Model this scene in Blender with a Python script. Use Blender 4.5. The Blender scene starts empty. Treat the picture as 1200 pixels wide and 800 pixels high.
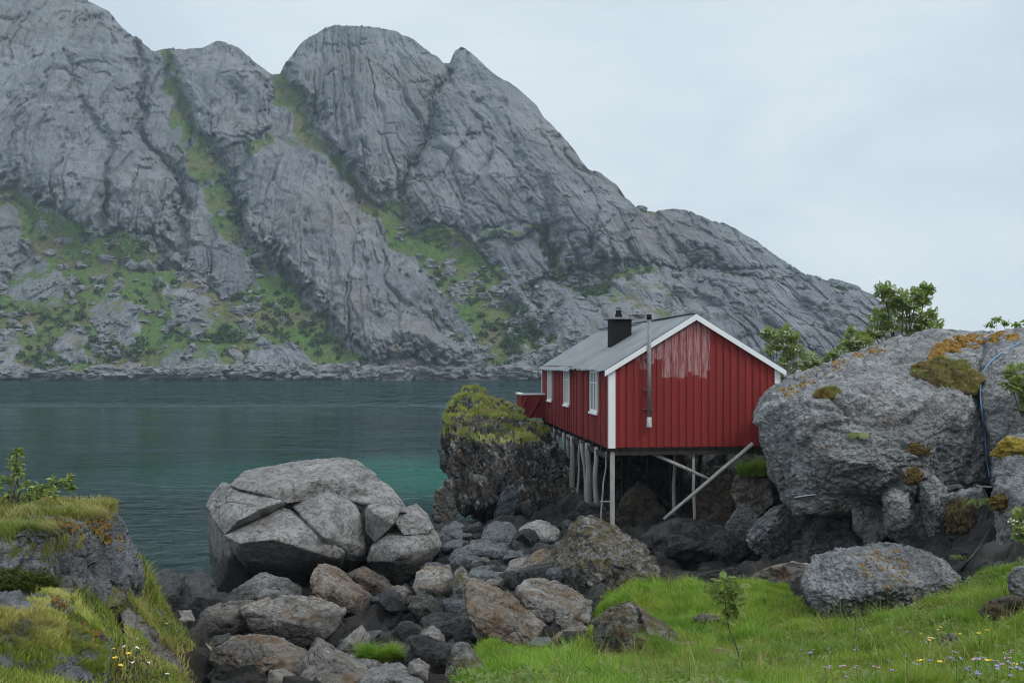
import bpy, bmesh, math, random
import numpy as np
from mathutils import Vector
from mathutils.bvhtree import BVHTree

rng = np.random.default_rng(7)
random.seed(7)
S = bpy.context.scene
COL = S.collection
F, CX, HY, CAMZ = 1150.0, 600.0, 424.0, 7.0


def W(px, py, D):
    return ((px - CX) / F * D, D, CAMZ - (py - HY) / F * D)


# ------------------------------------------------------------------ noise
def _hash(ix, iy, iz, seed):
    h = (ix * 374761393 + iy * 668265263 + iz * 2147483647 + seed * 974634777) & 0xFFFFFFFF
    h = ((h ^ (h >> 13)) * 1274126177) & 0xFFFFFFFF
    h = ((h ^ (h >> 15)) * 2246822519) & 0xFFFFFFFF
    return (h ^ (h >> 16)) & 0xFFFFFFFF


_G = np.array([[1, 1, 0], [-1, 1, 0], [1, -1, 0], [-1, -1, 0], [1, 0, 1], [-1, 0, 1], [1, 0, -1], [-1, 0, -1],
               [0, 1, 1], [0, -1, 1], [0, 1, -1], [0, -1, -1], [1, 1, 0], [-1, 1, 0], [0, -1, 1], [0, -1, -1]], float)


def perlin(P, seed=0):
    P = np.asarray(P, float)
    i = np.floor(P).astype(np.int64)
    f = P - i
    u = f * f * f * (f * (f * 6 - 15) + 10)
    res = 0
    for dx in (0, 1):
        wx = u[:, 0] if dx else 1 - u[:, 0]
        for dy in (0, 1):
            wy = u[:, 1] if dy else 1 - u[:, 1]
            for dz in (0, 1):
                wz = u[:, 2] if dz else 1 - u[:, 2]
                g = _G[_hash(i[:, 0] + dx, i[:, 1] + dy, i[:, 2] + dz, seed) & 15]
                res = res + wx * wy * wz * (g[:, 0] * (f[:, 0] - dx) + g[:, 1] * (f[:, 1] - dy) + g[:, 2] * (f[:, 2] - dz))
    return res


def fbm(P, o=4, seed=0, g=0.5):
    P = np.asarray(P, float)
    r, a = 0, 1.0
    for k in range(o):
        r = r + a * perlin(P * 2.03 ** k + 17.3 * k, seed + k)
        a *= g
    return r


def ridged(P, o=4, seed=0, g=0.5):
    P = np.asarray(P, float)
    r, a = 0, 1.0
    for k in range(o):
        r = r + a * (1 - 2.2 * np.abs(perlin(P * 2.07 ** k + 11.7 * k, seed + k)))
        a *= g
    return r


def worley(P, seed=0):
    """F1 and F2 distances and the id of the nearest cell."""
    i = np.floor(P).astype(np.int64)
    n = len(P)
    f1 = np.full(n, 9.0)
    f2 = np.full(n, 9.0)
    cid = np.zeros(n)
    for dx in (-1, 0, 1):
        for dy in (-1, 0, 1):
            for dz in (-1, 0, 1):
                a, b, c = i[:, 0] + dx, i[:, 1] + dy, i[:, 2] + dz
                h1 = _hash(a, b, c, seed)
                h2 = _hash(a, b, c, seed + 91)
                h3 = _hash(a, b, c, seed + 173)
                d = np.sqrt((a + (h1 & 1023) / 1023 - P[:, 0]) ** 2 + (b + (h2 & 1023) / 1023 - P[:, 1]) ** 2 +
                            (c + (h3 & 1023) / 1023 - P[:, 2]) ** 2)
                m = d < f1
                f2 = np.where(m, f1, np.minimum(f2, d))
                cid = np.where(m, (h1 >> 10 & 1023) / 1023, cid)
                f1 = np.where(m, d, f1)
    return f1, f2, cid


def sstep(a, b, x):
    t = np.clip((x - a) / (b - a), 0, 1)
    return t * t * (3 - 2 * t)


def poly_sd(px, py, poly):
    """signed distance to a polygon, positive inside."""
    n = len(poly)
    d2 = np.full(px.shape, 1e18)
    inside = np.zeros(px.shape, bool)
    for k in range(n):
        x0, y0 = poly[k]
        x1, y1 = poly[(k + 1) % n]
        ex, ey = x1 - x0, y1 - y0
        t = np.clip(((px - x0) * ex + (py - y0) * ey) / (ex * ex + ey * ey + 1e-12), 0, 1)
        d2 = np.minimum(d2, (px - x0 - t * ex) ** 2 + (py - y0 - t * ey) ** 2)
        c = (y0 > py) != (y1 > py)
        with np.errstate(divide='ignore', invalid='ignore'):
            xi = (x1 - x0) * (py - y0) / (y1 - y0 + 1e-12) + x0
        inside ^= c & (px < xi)
    d = np.sqrt(d2)
    return np.where(inside, d, -d)


# ------------------------------------------------------------------ meshes
def np_mesh(name, V, Fc, smooth=True, attrs=None, mats=(), midx=None):
    me = bpy.data.meshes.new(name)
    V = np.asarray(V, np.float32)
    Fc = np.asarray(Fc, np.int32)
    k = Fc.shape[1]
    me.vertices.add(len(V))
    me.vertices.foreach_set('co', V.ravel())
    me.loops.add(Fc.size)
    me.loops.foreach_set('vertex_index', Fc.ravel())
    me.polygons.add(len(Fc))
    me.polygons.foreach_set('loop_start', np.arange(0, Fc.size, k, dtype=np.int32))
    me.polygons.foreach_set('use_smooth', np.full(len(Fc), smooth))
    if midx is not None:
        me.polygons.foreach_set('material_index', np.asarray(midx, np.int32))
    me.update(calc_edges=True)
    for a, vals in (attrs or {}).items():
        at = me.attributes.new(a, 'FLOAT', 'POINT')
        at.data.foreach_set('value', np.asarray(vals, np.float32))
    for m in mats:
        me.materials.append(m)
    return me


def link(name, me, parent=None, loc=(0, 0, 0), rz=0):
    o = bpy.data.objects.new(name, me)
    COL.objects.link(o)
    o.location = loc
    o.rotation_euler = (0, 0, rz)
    if parent:
        o.parent = parent
    return o


def tag(o, label=None, cat=None, group=None, kind=None):
    if label: o['label'] = label
    if cat: o['category'] = cat
    if group: o['group'] = group
    if kind: o['kind'] = kind
    return o


class MB:
    """collects boxes, tubes and prisms into one mesh"""
    def __init__(s):
        s.v, s.f = [], []

    def add(s, vs, fs):
        b = len(s.v)
        s.v += [tuple(v) for v in vs]
        s.f += [tuple(i + b for i in f) for f in fs]

    def box(s, x0, x1, y0, y1, z0, z1):
        s.add([(x0, y0, z0), (x1, y0, z0), (x1, y1, z0), (x0, y1, z0), (x0, y0, z1), (x1, y0, z1), (x1, y1, z1), (x0, y1, z1)],
              [(0, 3, 2, 1), (4, 5, 6, 7), (0, 1, 5, 4), (1, 2, 6, 5), (2, 3, 7, 6), (3, 0, 4, 7)])

    def hexa(s, b4, t4):
        s.add(list(b4) + list(t4), [(0, 3, 2, 1), (4, 5, 6, 7), (0, 1, 5, 4), (1, 2, 6, 5), (2, 3, 7, 6), (3, 0, 4, 7)])

    def tube(s, pts, rads, n=8, cap=True, jit=0):
        pts = [Vector(p) for p in pts]
        if not hasattr(rads, '__len__'): rads = [rads] * len(pts)
        b = len(s.v)
        up = Vector((0.31, 0.2, 0.93))
        for i, p in enumerate(pts):
            d = (pts[min(i + 1, len(pts) - 1)] - pts[max(i - 1, 0)]).normalized()
            a = d.cross(up)
            if a.length < 1e-3: a = d.cross(Vector((1, 0, 0)))
            a.normalize()
            c = d.cross(a).normalized()
            for k in range(n):
                th = 2 * math.pi * k / n
                r = rads[i] * (1 + jit * random.uniform(-1, 1))
                s.v.append(tuple(p + a * (r * math.cos(th)) + c * (r * math.sin(th))))
        for i in range(len(pts) - 1):
            for k in range(n):
                s.f.append((b + i * n + k, b + i * n + (k + 1) % n, b + (i + 1) * n + (k + 1) % n, b + (i + 1) * n + k))
        if cap:
            s.f.append(tuple(b + k for k in range(n))[::-1])
            s.f.append(tuple(b + (len(pts) - 1) * n + k for k in range(n)))

    def build(s, name, mat, parent=None, smooth=False, bevel=0, loc=(0, 0, 0)):
        me = bpy.data.meshes.new(name)
        me.from_pydata(s.v, [], s.f)
        bm = bmesh.new()
        bm.from_mesh(me)
        bmesh.ops.recalc_face_normals(bm, faces=bm.faces)
        if bevel:
            bmesh.ops.bevel(bm, geom=bm.edges[:], offset=bevel, segments=1, affect='EDGES', clamp_overlap=True)
        bm.to_mesh(me)
        bm.free()
        me.polygons.foreach_set('use_smooth', np.full(len(me.polygons), smooth))
        me.materials.append(mat)
        return link(name, me, parent, loc)


# ------------------------------------------------------------------ node helpers
class NT:
    def __init__(s, name):
        s.m = bpy.data.materials.new(name)
        s.m.use_nodes = True
        s.t = s.m.node_tree
        s.t.nodes.clear()

    def n(s, typ, ins=None, **at):
        nd = s.t.nodes.new('ShaderNode' + typ)
        for k, v in at.items(): setattr(nd, k, v)
        for k, v in (ins or {}).items(): s.set(nd.inputs[k], v)
        return nd

    def set(s, sock, v):
        if isinstance(v, bpy.types.NodeSocket): s.t.links.new(v, sock)
        else:
            if sock.type == 'RGBA' and len(v) == 3: v = (*v, 1)
            sock.default_value = v

    def math(s, op, a, b=0.5, c=None, clamp=False):
        nd = s.n('Math', {0: a, 1: b}, operation=op, use_clamp=clamp)
        if c is not None: s.set(nd.inputs[2], c)
        return nd.outputs[0]

    def mix(s, f, a, b, blend='MIX'):
        return s.n('Mix', {0: f, 6: a, 7: b}, data_type='RGBA', blend_type=blend).outputs[2]

    def step(s, x, a, b, lo=0.0, hi=1.0):
        return s.n('MapRange', {0: x, 1: a, 2: b, 3: lo, 4: hi}, interpolation_type='SMOOTHSTEP').outputs[0]

    def noise(s, vec, scale, detail=4, rough=0.55, dist=0.0):
        return s.n('TexNoise', {'Vector': vec, 'Scale': scale, 'Detail': detail, 'Roughness': rough, 'Distortion': dist}).outputs[0]

    def voro(s, vec, scale, feature='F1', out=0):
        return s.n('TexVoronoi', {'Vector': vec, 'Scale': scale}, feature=feature).outputs[out]

    def mapv(s, vec, scale=(1, 1, 1), rot=(0, 0, 0), loc=(0, 0, 0)):
        return s.n('Mapping', {0: vec, 1: loc, 2: rot, 3: scale}).outputs[0]

    def attr(s, name):
        return s.n('Attribute', attribute_name=name).outputs['Fac']

    def bump(s, h, strength, dist, normal=None):
        nd = s.n('Bump', {'Height': h, 'Strength': strength, 'Distance': dist})
        if normal is not None: s.set(nd.inputs['Normal'], normal)
        return nd.outputs[0]

    def objvec(s):
        """object coordinates shifted by a random offset per object"""
        v = s.n('TexCoord').outputs['Object']
        r = s.n('ObjectInfo').outputs['Random']
        return s.n('VectorMath', {0: v, 1: s.n('CombineXYZ', {0: s.math('MULTIPLY', r, 31.0), 1: s.math('MULTIPLY', r, 57.0), 2: 0.0}).outputs[0]}).outputs[0]

    def out(s, sh):
        s.t.links.new(sh, s.n('OutputMaterial').inputs[0])
        return s.m

    def pr(s, col, rough, normal=None, **kw):
        b = s.n('BsdfPrincipled', {'Base Color': col, 'Roughness': rough})
        if normal is not None: s.set(b.inputs['Normal'], normal)
        for k, v in kw.items(): s.set(b.inputs[k.replace('_', ' ')], v)
        return s.out(b.outputs[0])


def rock_mat(name, a, b, white=0.0, orange=0.0, rust=0.0, moss=0.0, rough=0.8, pits=0.4, speck=0.35, tide=0.0, scale=1.0, spec=0.3, strata=0.0):
    t = NT(name)
    v = t.objvec()
    if strata:
        vs = t.mapv(v, (1.6, 1.6, 0.35), (0.1, 0.25, 0.3))
    else:
        vs = v
    big = t.noise(vs, 0.9 * scale, 5, 0.6, 0.4)
    c = t.mix(t.step(big, 0.35, 0.68), a, b)
    mid = t.noise(v, 5 * scale, 6, 0.65)
    c = t.mix(t.step(mid, 0.42, 0.72, 0, 0.75), c, tuple(x * 0.45 for x in a))
    fine = t.noise(v, 42 * scale, 4, 0.7)
    c = t.mix(speck, c, t.mix(1.0, c, t.n('ValToRGB', {0: fine}).outputs[0], 'OVERLAY'))
    vein = t.math('ABSOLUTE', t.math('SUBTRACT', t.noise(vs, 1.7 * scale, 5, 0.6, 0.8), 0.5))
    c = t.mix(t.step(vein, 0.0, 0.012, 0.55, 0.0), c, tuple(x * 0.3 for x in a))
    if rust:
        n = t.noise(v, 1.6 * scale, 6, 0.68)
        m = t.step(n, 0.66 - 0.3 * rust, 0.78 - 0.2 * rust, 0, 0.85)
        c = t.mix(m, c, t.mix(t.noise(v, 9 * scale, 4, 0.6), (0.175, 0.098, 0.040), (0.085, 0.055, 0.032)))
    nz = t.n('SeparateXYZ', {0: t.n('NewGeometry').outputs['Normal']}).outputs[2]
    if white:
        w = t.math('MULTIPLY', t.step(t.noise(v, 7 * scale, 7, 0.72), 0.66 - 0.2 * white, 0.70 - 0.18 * white), t.step(t.noise(v, 1.3 * scale, 3), 0.42, 0.58))
        c = t.mix(t.math('MULTIPLY', w, 0.6), c, (0.40, 0.40, 0.385))
    if orange:
        w = t.math('MULTIPLY', t.step(t.noise(v, 5.5 * scale, 6, 0.7, 0.5), 0.68 - 0.14 * orange, 0.74 - 0.12 * orange), t.step(t.noise(v, 0.8 * scale, 3), 0.50, 0.6))
        c = t.mix(t.math('MULTIPLY', w, 0.85), c, t.mix(t.noise(v, 20, 3), (0.33, 0.16, 0.03), (0.2, 0.13, 0.045)))
    if moss:
        w = t.math('MULTIPLY', t.step(t.noise(v, 2.6 * scale, 7, 0.7), 0.60 - 0.2 * moss, 0.68 - 0.18 * moss), t.step(nz, -0.1, 0.5))
        c = t.mix(t.math('MULTIPLY', w, 0.9), c, t.mix(t.noise(v, 14, 4, 0.7), (0.030, 0.020, 0.010), (0.13, 0.10, 0.022)))
    r = t.step(mid, 0.3, 0.7, rough - 0.12, rough + 0.1)
    if tide:
        z = t.n('SeparateXYZ', {0: t.n('NewGeometry').outputs['Position']}).outputs[2]
        zz = t.math('ADD', z, t.math('MULTIPLY', t.math('SUBTRACT', t.noise(v, 1.3, 5, 0.7), 0.5), 1.3))
        w = t.step(zz, tide - 0.35, tide + 0.25, 0.9, 0.0)
        c = t.mix(w, c, t.mix(t.noise(v, 6, 4, 0.7), (0.012, 0.012, 0.014), (0.034, 0.028, 0.022)))
        r = t.math('SUBTRACT', r, t.math('MULTIPLY', w, 0.35))
    h = t.math('ADD', t.math('MULTIPLY', t.noise(v, 11 * scale, 8, 0.72), 1.0), t.math('MULTIPLY', t.voro(v, 16 * scale), -0.45 * pits))
    h = t.math('ADD', h, t.math('MULTIPLY', t.step(vein, 0, 0.02, -0.6, 0), 1.0))
    nrm = t.bump(h, 0.95, 0.085)
    return t.pr(c, r, nrm, Specular_IOR_Level=spec)


def foliage_mat(name, c1, c2, c3=None, trans=0.35, scale=1.3):
    t = NT(name)
    pos = t.n('NewGeometry').outputs['Position']
    k = t.attr('tint')
    c = t.mix(k, c1, c2)
    if c3:
        c = t.mix(t.step(t.noise(pos, scale, 4, 0.6), 0.42, 0.66), c, c3)
    d = t.n('BsdfPrincipled', {'Base Color': c, 'Roughness': 0.55, 'Specular IOR Level': 0.25})
    tr = t.n('BsdfTranslucent', {0: t.mix(0.35, c, (0.25, 0.35, 0.03))})
    return t.out(t.n('MixShader', {0: trans, 1: d.outputs[0], 2: tr.outputs[0]}).outputs[0])


# ------------------------------------------------------------------ rock builder
_ICO = {}


def ico(sub):
    if sub not in _ICO:
        bm = bmesh.new()
        bmesh.ops.create_icosphere(bm, subdivisions=sub, radius=1)
        bm.verts.index_update()
        V = np.array([v.co for v in bm.verts])
        Fc = np.array([[v.index for v in f.verts] for f in bm.faces])
        bm.free()
        _ICO[sub] = (V / np.linalg.norm(V, axis=1)[:, None], Fc)
    return _ICO[sub]


def vnormals(V, Fc):
    fn = np.cross(V[Fc[:, 1]] - V[Fc[:, 0]], V[Fc[:, 2]] - V[Fc[:, 0]])
    N = np.zeros_like(V)
    for k in range(3):
        for ax in range(3):
            N[:, ax] += np.bincount(Fc[:, k], fn[:, ax], len(V))
    return N / (np.linalg.norm(N, axis=1)[:, None] + 1e-12)


def hull_shape(P, p, sub, chips, r_):
    P = np.asarray(P, float)
    lo, hi = P.min(0), P.max(0)
    ext = (hi - lo) / 2 + 1e-6
    c = (lo + hi) / 2
    Q = (P - c) / ext
    bm = bmesh.new()
    vs = [bm.verts.new(q) for q in Q]
    bmesh.ops.convex_hull(bm, input=vs)
    bmesh.ops.recalc_face_normals(bm, faces=bm.faces)
    cen = np.zeros(3)
    hv = [v.co for f in bm.faces for v in f.verts]
    cen = np.mean([np.array(v) for v in hv], axis=0)
    pl = []
    for f in bm.faces:
        n = np.array(f.normal)
        h = float(n @ (np.array(f.verts[0].co) - cen))
        if h < 0: n, h = -n, -h
        if f.calc_area() > 1e-5 and h > 0.02: pl.append((n, h))
    bm.free()
    HV = np.array([np.array(v) for v in hv]) - cen
    for k in range(chips):
        n = r_.normal(size=3)
        n /= np.linalg.norm(n)
        pl.append((n, float((HV @ n).max()) * r_.uniform(0.84, 0.97)))
    N = np.array([a for a, _ in pl])
    H = np.array([b for _, b in pl])
    d, Fc = ico(sub)
    g = np.clip(d @ N.T / H, 1e-4, None)
    pp = p * 4.0
    gm_ = g.max(1)
    r = 1.0 / (gm_ * (((g / gm_[:, None]) ** pp).sum(1)) ** (1.0 / pp))
    return (d * r[:, None] + cen) * ext + c, Fc


def rock_geo(P, p=16, sub=6, chips=5, amp=0.05, fine=0.012, crack=0.03, seed=1, knob=0.0, aniso=(1, 1, 1), rot=0.0, block=0.0, grow=1.0, knobs=3.6):
    P = np.asarray(P, float)
    P = P.mean(0) + (P - P.mean(0)) * grow
    r_ = np.random.default_rng(seed)
    V, Fc = hull_shape(P, p, sub, chips, r_)
    s = float(np.prod(V.max(0) - V.min(0)) ** (1 / 3)) / 2
    N = vnormals(V, Fc)
    Q = V.copy()
    if rot:
        ca, sa = math.cos(rot), math.sin(rot)
        Q = np.stack([Q[:, 0] * ca - Q[:, 2] * sa, Q[:, 1], Q[:, 0] * sa + Q[:, 2] * ca], 1)
    Q = Q * np.array(aniso) + seed * 3.17
    d = amp * s * (0.7 * fbm(Q / s * 1.1, 3, seed) + 0.35 * (ridged(Q / s * 2.2, 4, seed + 5) - 0.6))
    d += fine * s * fbm(Q / s * 8, 5, seed + 9, 0.62)
    if crack:
        n = perlin(Q / s * np.array([1.5, 1.5, 1.5]) + 4, seed + 21)
        n2 = perlin(Q / s * 2.3 + 9, seed + 33)
        d -= crack * s * (np.exp(-(n / 0.022) ** 2) * sstep(-0.1, 0.25, perlin(Q / s * 0.9, seed + 41)) + 0.6 * np.exp(-(n2 / 0.02) ** 2) * sstep(0.0, 0.3, perlin(Q / s * 1.1, seed + 43)))
    if block:
        wq = Q / s * 2.1 + 0.35 * np.stack([fbm(Q / s * 2, 2, seed + 51), fbm(Q / s * 2, 2, seed + 52), fbm(Q / s * 2, 2, seed + 53)], 1)
        f1, f2, cid = worley(wq, seed)
        d += block * s * ((cid - 0.5) * sstep(0, 0.07, f2 - f1) - 0.35 * (1 - sstep(0, 0.06, f2 - f1)))
        f1, f2, cid = worley(wq * 2.4 + 3, seed + 1)
        d += 0.4 * block * s * ((cid - 0.5) * sstep(0, 0.09, f2 - f1) - 0.35 * (1 - sstep(0, 0.08, f2 - f1)))
    if knob:
        f1, f2, _ = worley(V * knobs + seed, seed)
        f3, f4, _ = worley(V * knobs * 2.3 + seed, seed + 2)
        d += knob * (0.55 - f1) + 0.55 * knob * (0.5 - f3) + 0.7 * knob * fbm(V * knobs * 1.4, 4, seed + 3, .6)
    return V + N * d[:, None], Fc


HITS = []          # (BVH) of the solid things rays can land on


def add_hit(V, Fc):
    HITS.append(BVHTree.FromPolygons([tuple(map(float, v)) for v in V], [tuple(map(int, f)) for f in Fc]))


def cast(px, py, trees=None):
    o = Vector((0, 0, CAMZ))
    d = (Vector(W(px, py, 1.0)) - o).normalized()
    best = None
    for t in (trees or HITS):
        loc, nor, idx, dist = t.ray_cast(o, d)
        if loc is not None and (best is None or dist < best[2]):
            if nor.dot(d) > 0: nor = -nor
            best = (loc, nor, dist)
    return best


def px_hull(outline, D, front=(), thick=1.0, back=0.72):
    """outline (px, py[, dD]) seen from the camera, front points, and a smaller copy of the outline behind"""
    P = []
    o = [(q[0], q[1], q[2] if len(q) > 2 else 0.0) for q in outline]
    cx = sum(q[0] for q in o) / len(o)
    cy = sum(q[1] for q in o) / len(o)
    for x, y, d in o:
        P.append(W(x, y, D + d))
        P.append(W(cx + (x - cx) * back, cy + (y - cy) * back, D + d + thick))
    for q in front:
        P.append(W(q[0], q[1], D + q[2]))
    return P


def rock(name, label, cat, pieces, mat, group=None, hit=False, tags=None):
    """pieces: list of (points3d, kwargs). One mesh, origin at its base."""
    Vs, Fs, b = [], [], 0
    for P, kw in pieces:
        V, Fc = rock_geo(P, **kw)
        Vs.append(V)
        Fs.append(Fc + b)
        b += len(V)
    V = np.concatenate(Vs)
    Fc = np.concatenate(Fs)
    if hit: add_hit(V, Fc)
    org = np.array([V[:, 0].mean(), V[:, 1].mean(), V[:, 2].min()])
    me = np_mesh(name, V - org, Fc, True, mats=[mat])
    o = link(name, me, None, org)
    tag(o, label, cat, group)
    return o, V, Fc


# ------------------------------------------------------------------ render settings, camera, world, sun
S.render.engine = 'CYCLES'
S.cycles.use_denoising = True
S.cycles.denoising_prefilter = 'ACCURATE'
S.cycles.denoising_input_passes = 'RGB_ALBEDO_NORMAL'
S.cycles.pixel_filter_type = 'BLACKMAN_HARRIS'
S.cycles.filter_width = 1.0
S.cycles.sample_clamp_indirect = 4.0
S.cycles.max_bounces = 6
S.cycles.diffuse_bounces = 3
S.cycles.glossy_bounces = 3
S.cycles.transmission_bounces = 3
S.cycles.volume_bounces = 0
S.view_settings.view_transform = 'Standard'
S.view_settings.look = 'None'
S.view_settings.exposure = 0.20
S.view_settings.gamma = 1.0

cd = bpy.data.cameras.new('camera')
cam = bpy.data.objects.new('camera', cd)
COL.objects.link(cam)
cam.location = (0, 0, CAMZ)
cam.rotation_euler = (math.pi / 2, 0, 0)
cd.sensor_width = 36
cd.lens = 36 * F / 1200
cd.shift_y = 24 / 1200
cd.clip_start = 0.1
cd.clip_end = 20000
S.camera = cam

SUN_EL, SUN_AZ = math.radians(44), math.radians(122)     # azimuth clockwise from +Y (view direction)
wd = bpy.data.worlds.new('World')
S.world = wd
wd.use_nodes = True
wt = NT.__new__(NT)
wt.t = wd.node_tree
wt.t.nodes.clear()
sky = wt.n('TexSky', sky_type='NISHITA', sun_disc=False, sun_elevation=SUN_EL, sun_rotation=SUN_AZ)
gv = wt.n('TexCoord').outputs['Generated']
cl = wt.noise(wt.mapv(gv, (1.0, 1.0, 2.6)), 2.2, 6, 0.55, 0.3)
zc = wt.n('SeparateXYZ', {0: gv}).outputs[2]
cloud = wt.mix(wt.step(cl, 0.36, 0.66), (6.05, 6.85, 7.4), (7.25, 7.85, 8.2))
cloud = wt.mix(wt.step(zc, -0.05, 0.2, 0.35, 0.0), cloud, (6.6, 7.5, 8.2))
zen = wt.step(zc, 0.32, 0.95, 1.0, 2.3)
cloud = wt.mix(1.0, cloud, wt.n('CombineColor', {0: zen, 1: zen, 2: zen}).outputs[0], 'MULTIPLY')
skyc = wt.mix(wt.step(cl, 0.25, 0.75, 0.88, 0.97), sky.outputs[0], cloud)
bg = wt.n('Background', {0: skyc, 1: 0.10})
wt.t.links.new(bg.outputs[0], wt.n('OutputWorld').inputs[0])

sl = bpy.data.lights.new('sun', 'SUN')
sl.energy = 1.5
sl.angle = math.radians(14)
sl.color = (1.0, 0.96, 0.9)
so = bpy.data.objects.new('sun', sl)
COL.objects.link(so)
so.rotation_euler = (math.pi / 2 - SUN_EL, 0, math.pi - SUN_AZ)
so.location = (30, -30, 60)

# ================================================================== FAR MOUNTAIN (one terrain sheet at 375-700 m)
def build_mountain():
    sky_pts = [(-420, -60), (-300, -110), (-140, -150), (-60, -120), (20, -55), (75, -18), (100, 0), (128, 18), (150, 40), (165, 46), (180, 60), (193, 57), (215, 58), (240, 55),
               (250, 49), (266, 52), (285, 62), (300, 78), (318, 89), (328, 88), (335, 74), (350, 55), (358, 47), (375, 38), (385, 34), (400, 28),
               (420, 31), (446, 29), (462, 33), (472, 41), (480, 42), (497, 56), (512, 64), (520, 73), (527, 72), (533, 60), (541, 54), (552, 60),
               (566, 74), (580, 86), (596, 94), (611, 106), (622, 118), (631, 127), (640, 140), (652, 152), (665, 166), (675, 181), (682, 192), (690, 200), (704, 205),
               (720, 218), (735, 235), (748, 247), (770, 248), (790, 246), (812, 250), (832, 259), (848, 261), (866, 270), (885, 279), (903, 293), (922, 307), (941, 322),
               (955, 326), (985, 329), (1005, 335), (1025, 345), (1042, 360), (1062, 381), (1100, 408), (1150, 422), (1250, 418), (1400, 405), (1600, 415)]
    sx, sy = np.array(sky_pts, float).T
    NX, NY, NB = 1500, 430, 14
    # columns: dense where the photograph looks, coarser beside it
    cols = np.concatenate([np.linspace(-420, -30, 130)[:-1], np.linspace(-30, 1080, NX - 230), np.linspace(1080, 1600, 102)[1:]])
    NX = len(cols)
    rows = np.linspace(0, 1, NY)
    PX, Vv = np.meshgrid(cols, rows)
    SY = np.interp(PX, sx, sy)
    PY = 445.6 + Vv * (SY - 445.6)
    sh = PX.shape
    px, py = PX.ravel(), PY.ravel()
    # base profile: shore step, apron, wall
    Dt = np.linspace(360, 1500, 6000)
    zt = np.interp(Dt, [372, 377, 384, 450, 1500], [-0.4, 3.0, 6.0, 50, 50 + 1050 * 1.15])
    tt = (zt - CAMZ) / Dt
    D = np.interp((HY - py) / F, tt, Dt)
    # the right-hand ridge stands further back
    D = D * (1 + 0.10 * sstep(640, 1050, px))
    q = np.stack([px, py, np.zeros_like(px)], 1)
    wx = px + 14 * fbm(q / 46, 4, 3) + 3.0 * fbm(q / 9, 3, 4)
    wy = py + 14 * fbm(q / 46, 4, 8) + 3.0 * fbm(q / 9, 3, 9)
    masses = [
        ([(-420, -80), (-140, -170), (95, -5), (150, 40), (165, 90), (155, 150), (200, 200), (214, 250), (205, 272), (150, 268), (90, 270), (60, 240), (20, 225), (-100, 215), (-420, 240)], 26, 60),
        ([(80, 62), (112, 48), (150, 58), (163, 100), (150, 160), (128, 165), (112, 130), (90, 110)], 9, 30),
        ([(-40, 130), (20, 90), (60, 110), (95, 180), (125, 215), (118, 258), (85, 268), (55, 235), (10, 215), (-40, 200)], 11, 35),
        ([(128, 165), (160, 160), (205, 205), (213, 250), (204, 310), (150, 285), (126, 255)], 12, 34),
        ([(-420, 250), (-60, 215), (18, 232), (40, 290), (10, 340), (-60, 360), (-420, 380)], 14, 50),
        ([(197, 58), (252, 48), (300, 78), (330, 98), (312, 158), (298, 172), (268, 176), (225, 158), (206, 110)], 20, 38),
        ([(205, 175), (240, 200), (262, 262), (292, 305), (298, 345), (262, 352), (240, 330), (206, 312), (200, 270), (218, 240)], 13, 34),
        ([(300, 166), (322, 158), (370, 176), (420, 240), (470, 310), (520, 372), (552, 412), (540, 424), (440, 418), (410, 394), (380, 368), (340, 320), (290, 268), (276, 236), (282, 200)], 34, 50),
        ([(335, 74), (375, 32), (446, 22), (502, 55), (526, 76), (515, 122), (490, 182), (474, 216), (440, 219), (415, 196), (380, 150), (350, 116)], 24, 46),
        ([(541, 48), (612, 98), (692, 195), (745, 245), (735, 305), (652, 322), (640, 270), (560, 282), (530, 270), (468, 237), (468, 212), (500, 152), (520, 92)], 28, 55),
        ([(520, 95), (545, 110), (560, 150), (530, 190), (500, 210), (478, 212), (500, 152)], 9, 30),
        ([(590, 120), (640, 145), (690, 205), (720, 260), (690, 300), (650, 290), (610, 210)], 10, 45),
        ([(556, 276), (600, 262), (640, 270), (652, 318), (628, 342), (640, 385), (622, 392), (600, 340), (570, 310)], 15, 26),
        ([(700, 222), (750, 243), (832, 255), (945, 320), (905, 332), (790, 308), (700, 308)], 16, 34),
        ([(770, 262), (830, 262), (890, 290), (915, 318), (860, 312), (800, 296)], 6, 24),
        ([(660, 344), (760, 312), (850, 316), (958, 322), (1046, 356), (1140, 430), (1140, 470), (640, 470), (640, 400)], 22, 40),
        ([(800, 330), (870, 322), (900, 350), (880, 400), (820, 420), (780, 380)], 9, 30),
        ([(950, 330), (1010, 340), (1040, 370), (1010, 410), (970, 390), (940, 350)], 9, 26),
        ([(96, 345), (130, 330), (160, 348), (180, 390), (170, 412), (120, 410), (100, 385)], 6, 20),
        ([(290, 404), (316, 396), (342, 400), (362, 425), (374, 446), (284, 446)], 6, 14),
        ([(458, 420), (500, 412), (535, 422), (548, 446), (430, 446)], 5, 12),
        ([(470, 365), (520, 360), (548, 395), (552, 420), (500, 424), (468, 410)], 7, 20),
        ([(640, 330), (668, 340), (670, 380), (640, 396), (622, 380), (626, 345)], 5, 18),
        ([(-30, 290), (20, 282), (60, 290), (96, 326), (84, 360), (40, 366), (-30, 350)], 7, 18),
        ([(176, 312), (225, 326), (268, 360), (262, 396), (225, 402), (190, 372)], 7, 18),
        ([(60, 372), (96, 366), (120, 392), (112, 428), (70, 436), (44, 410)], 6, 14),
        ([(-40, 396), (20, 384), (40, 410), (30, 440), (-40, 440)], 6, 16),
        ([(190, 400), (236, 392), (268, 412), (270, 442), (196, 444), (176, 424)], 6, 12),
        ([(600, 400), (640, 396), (668, 416), (660, 442), (596, 444)], 5, 12),
    ]
    rock_in = np.full(px.shape, -1e3)
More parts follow.
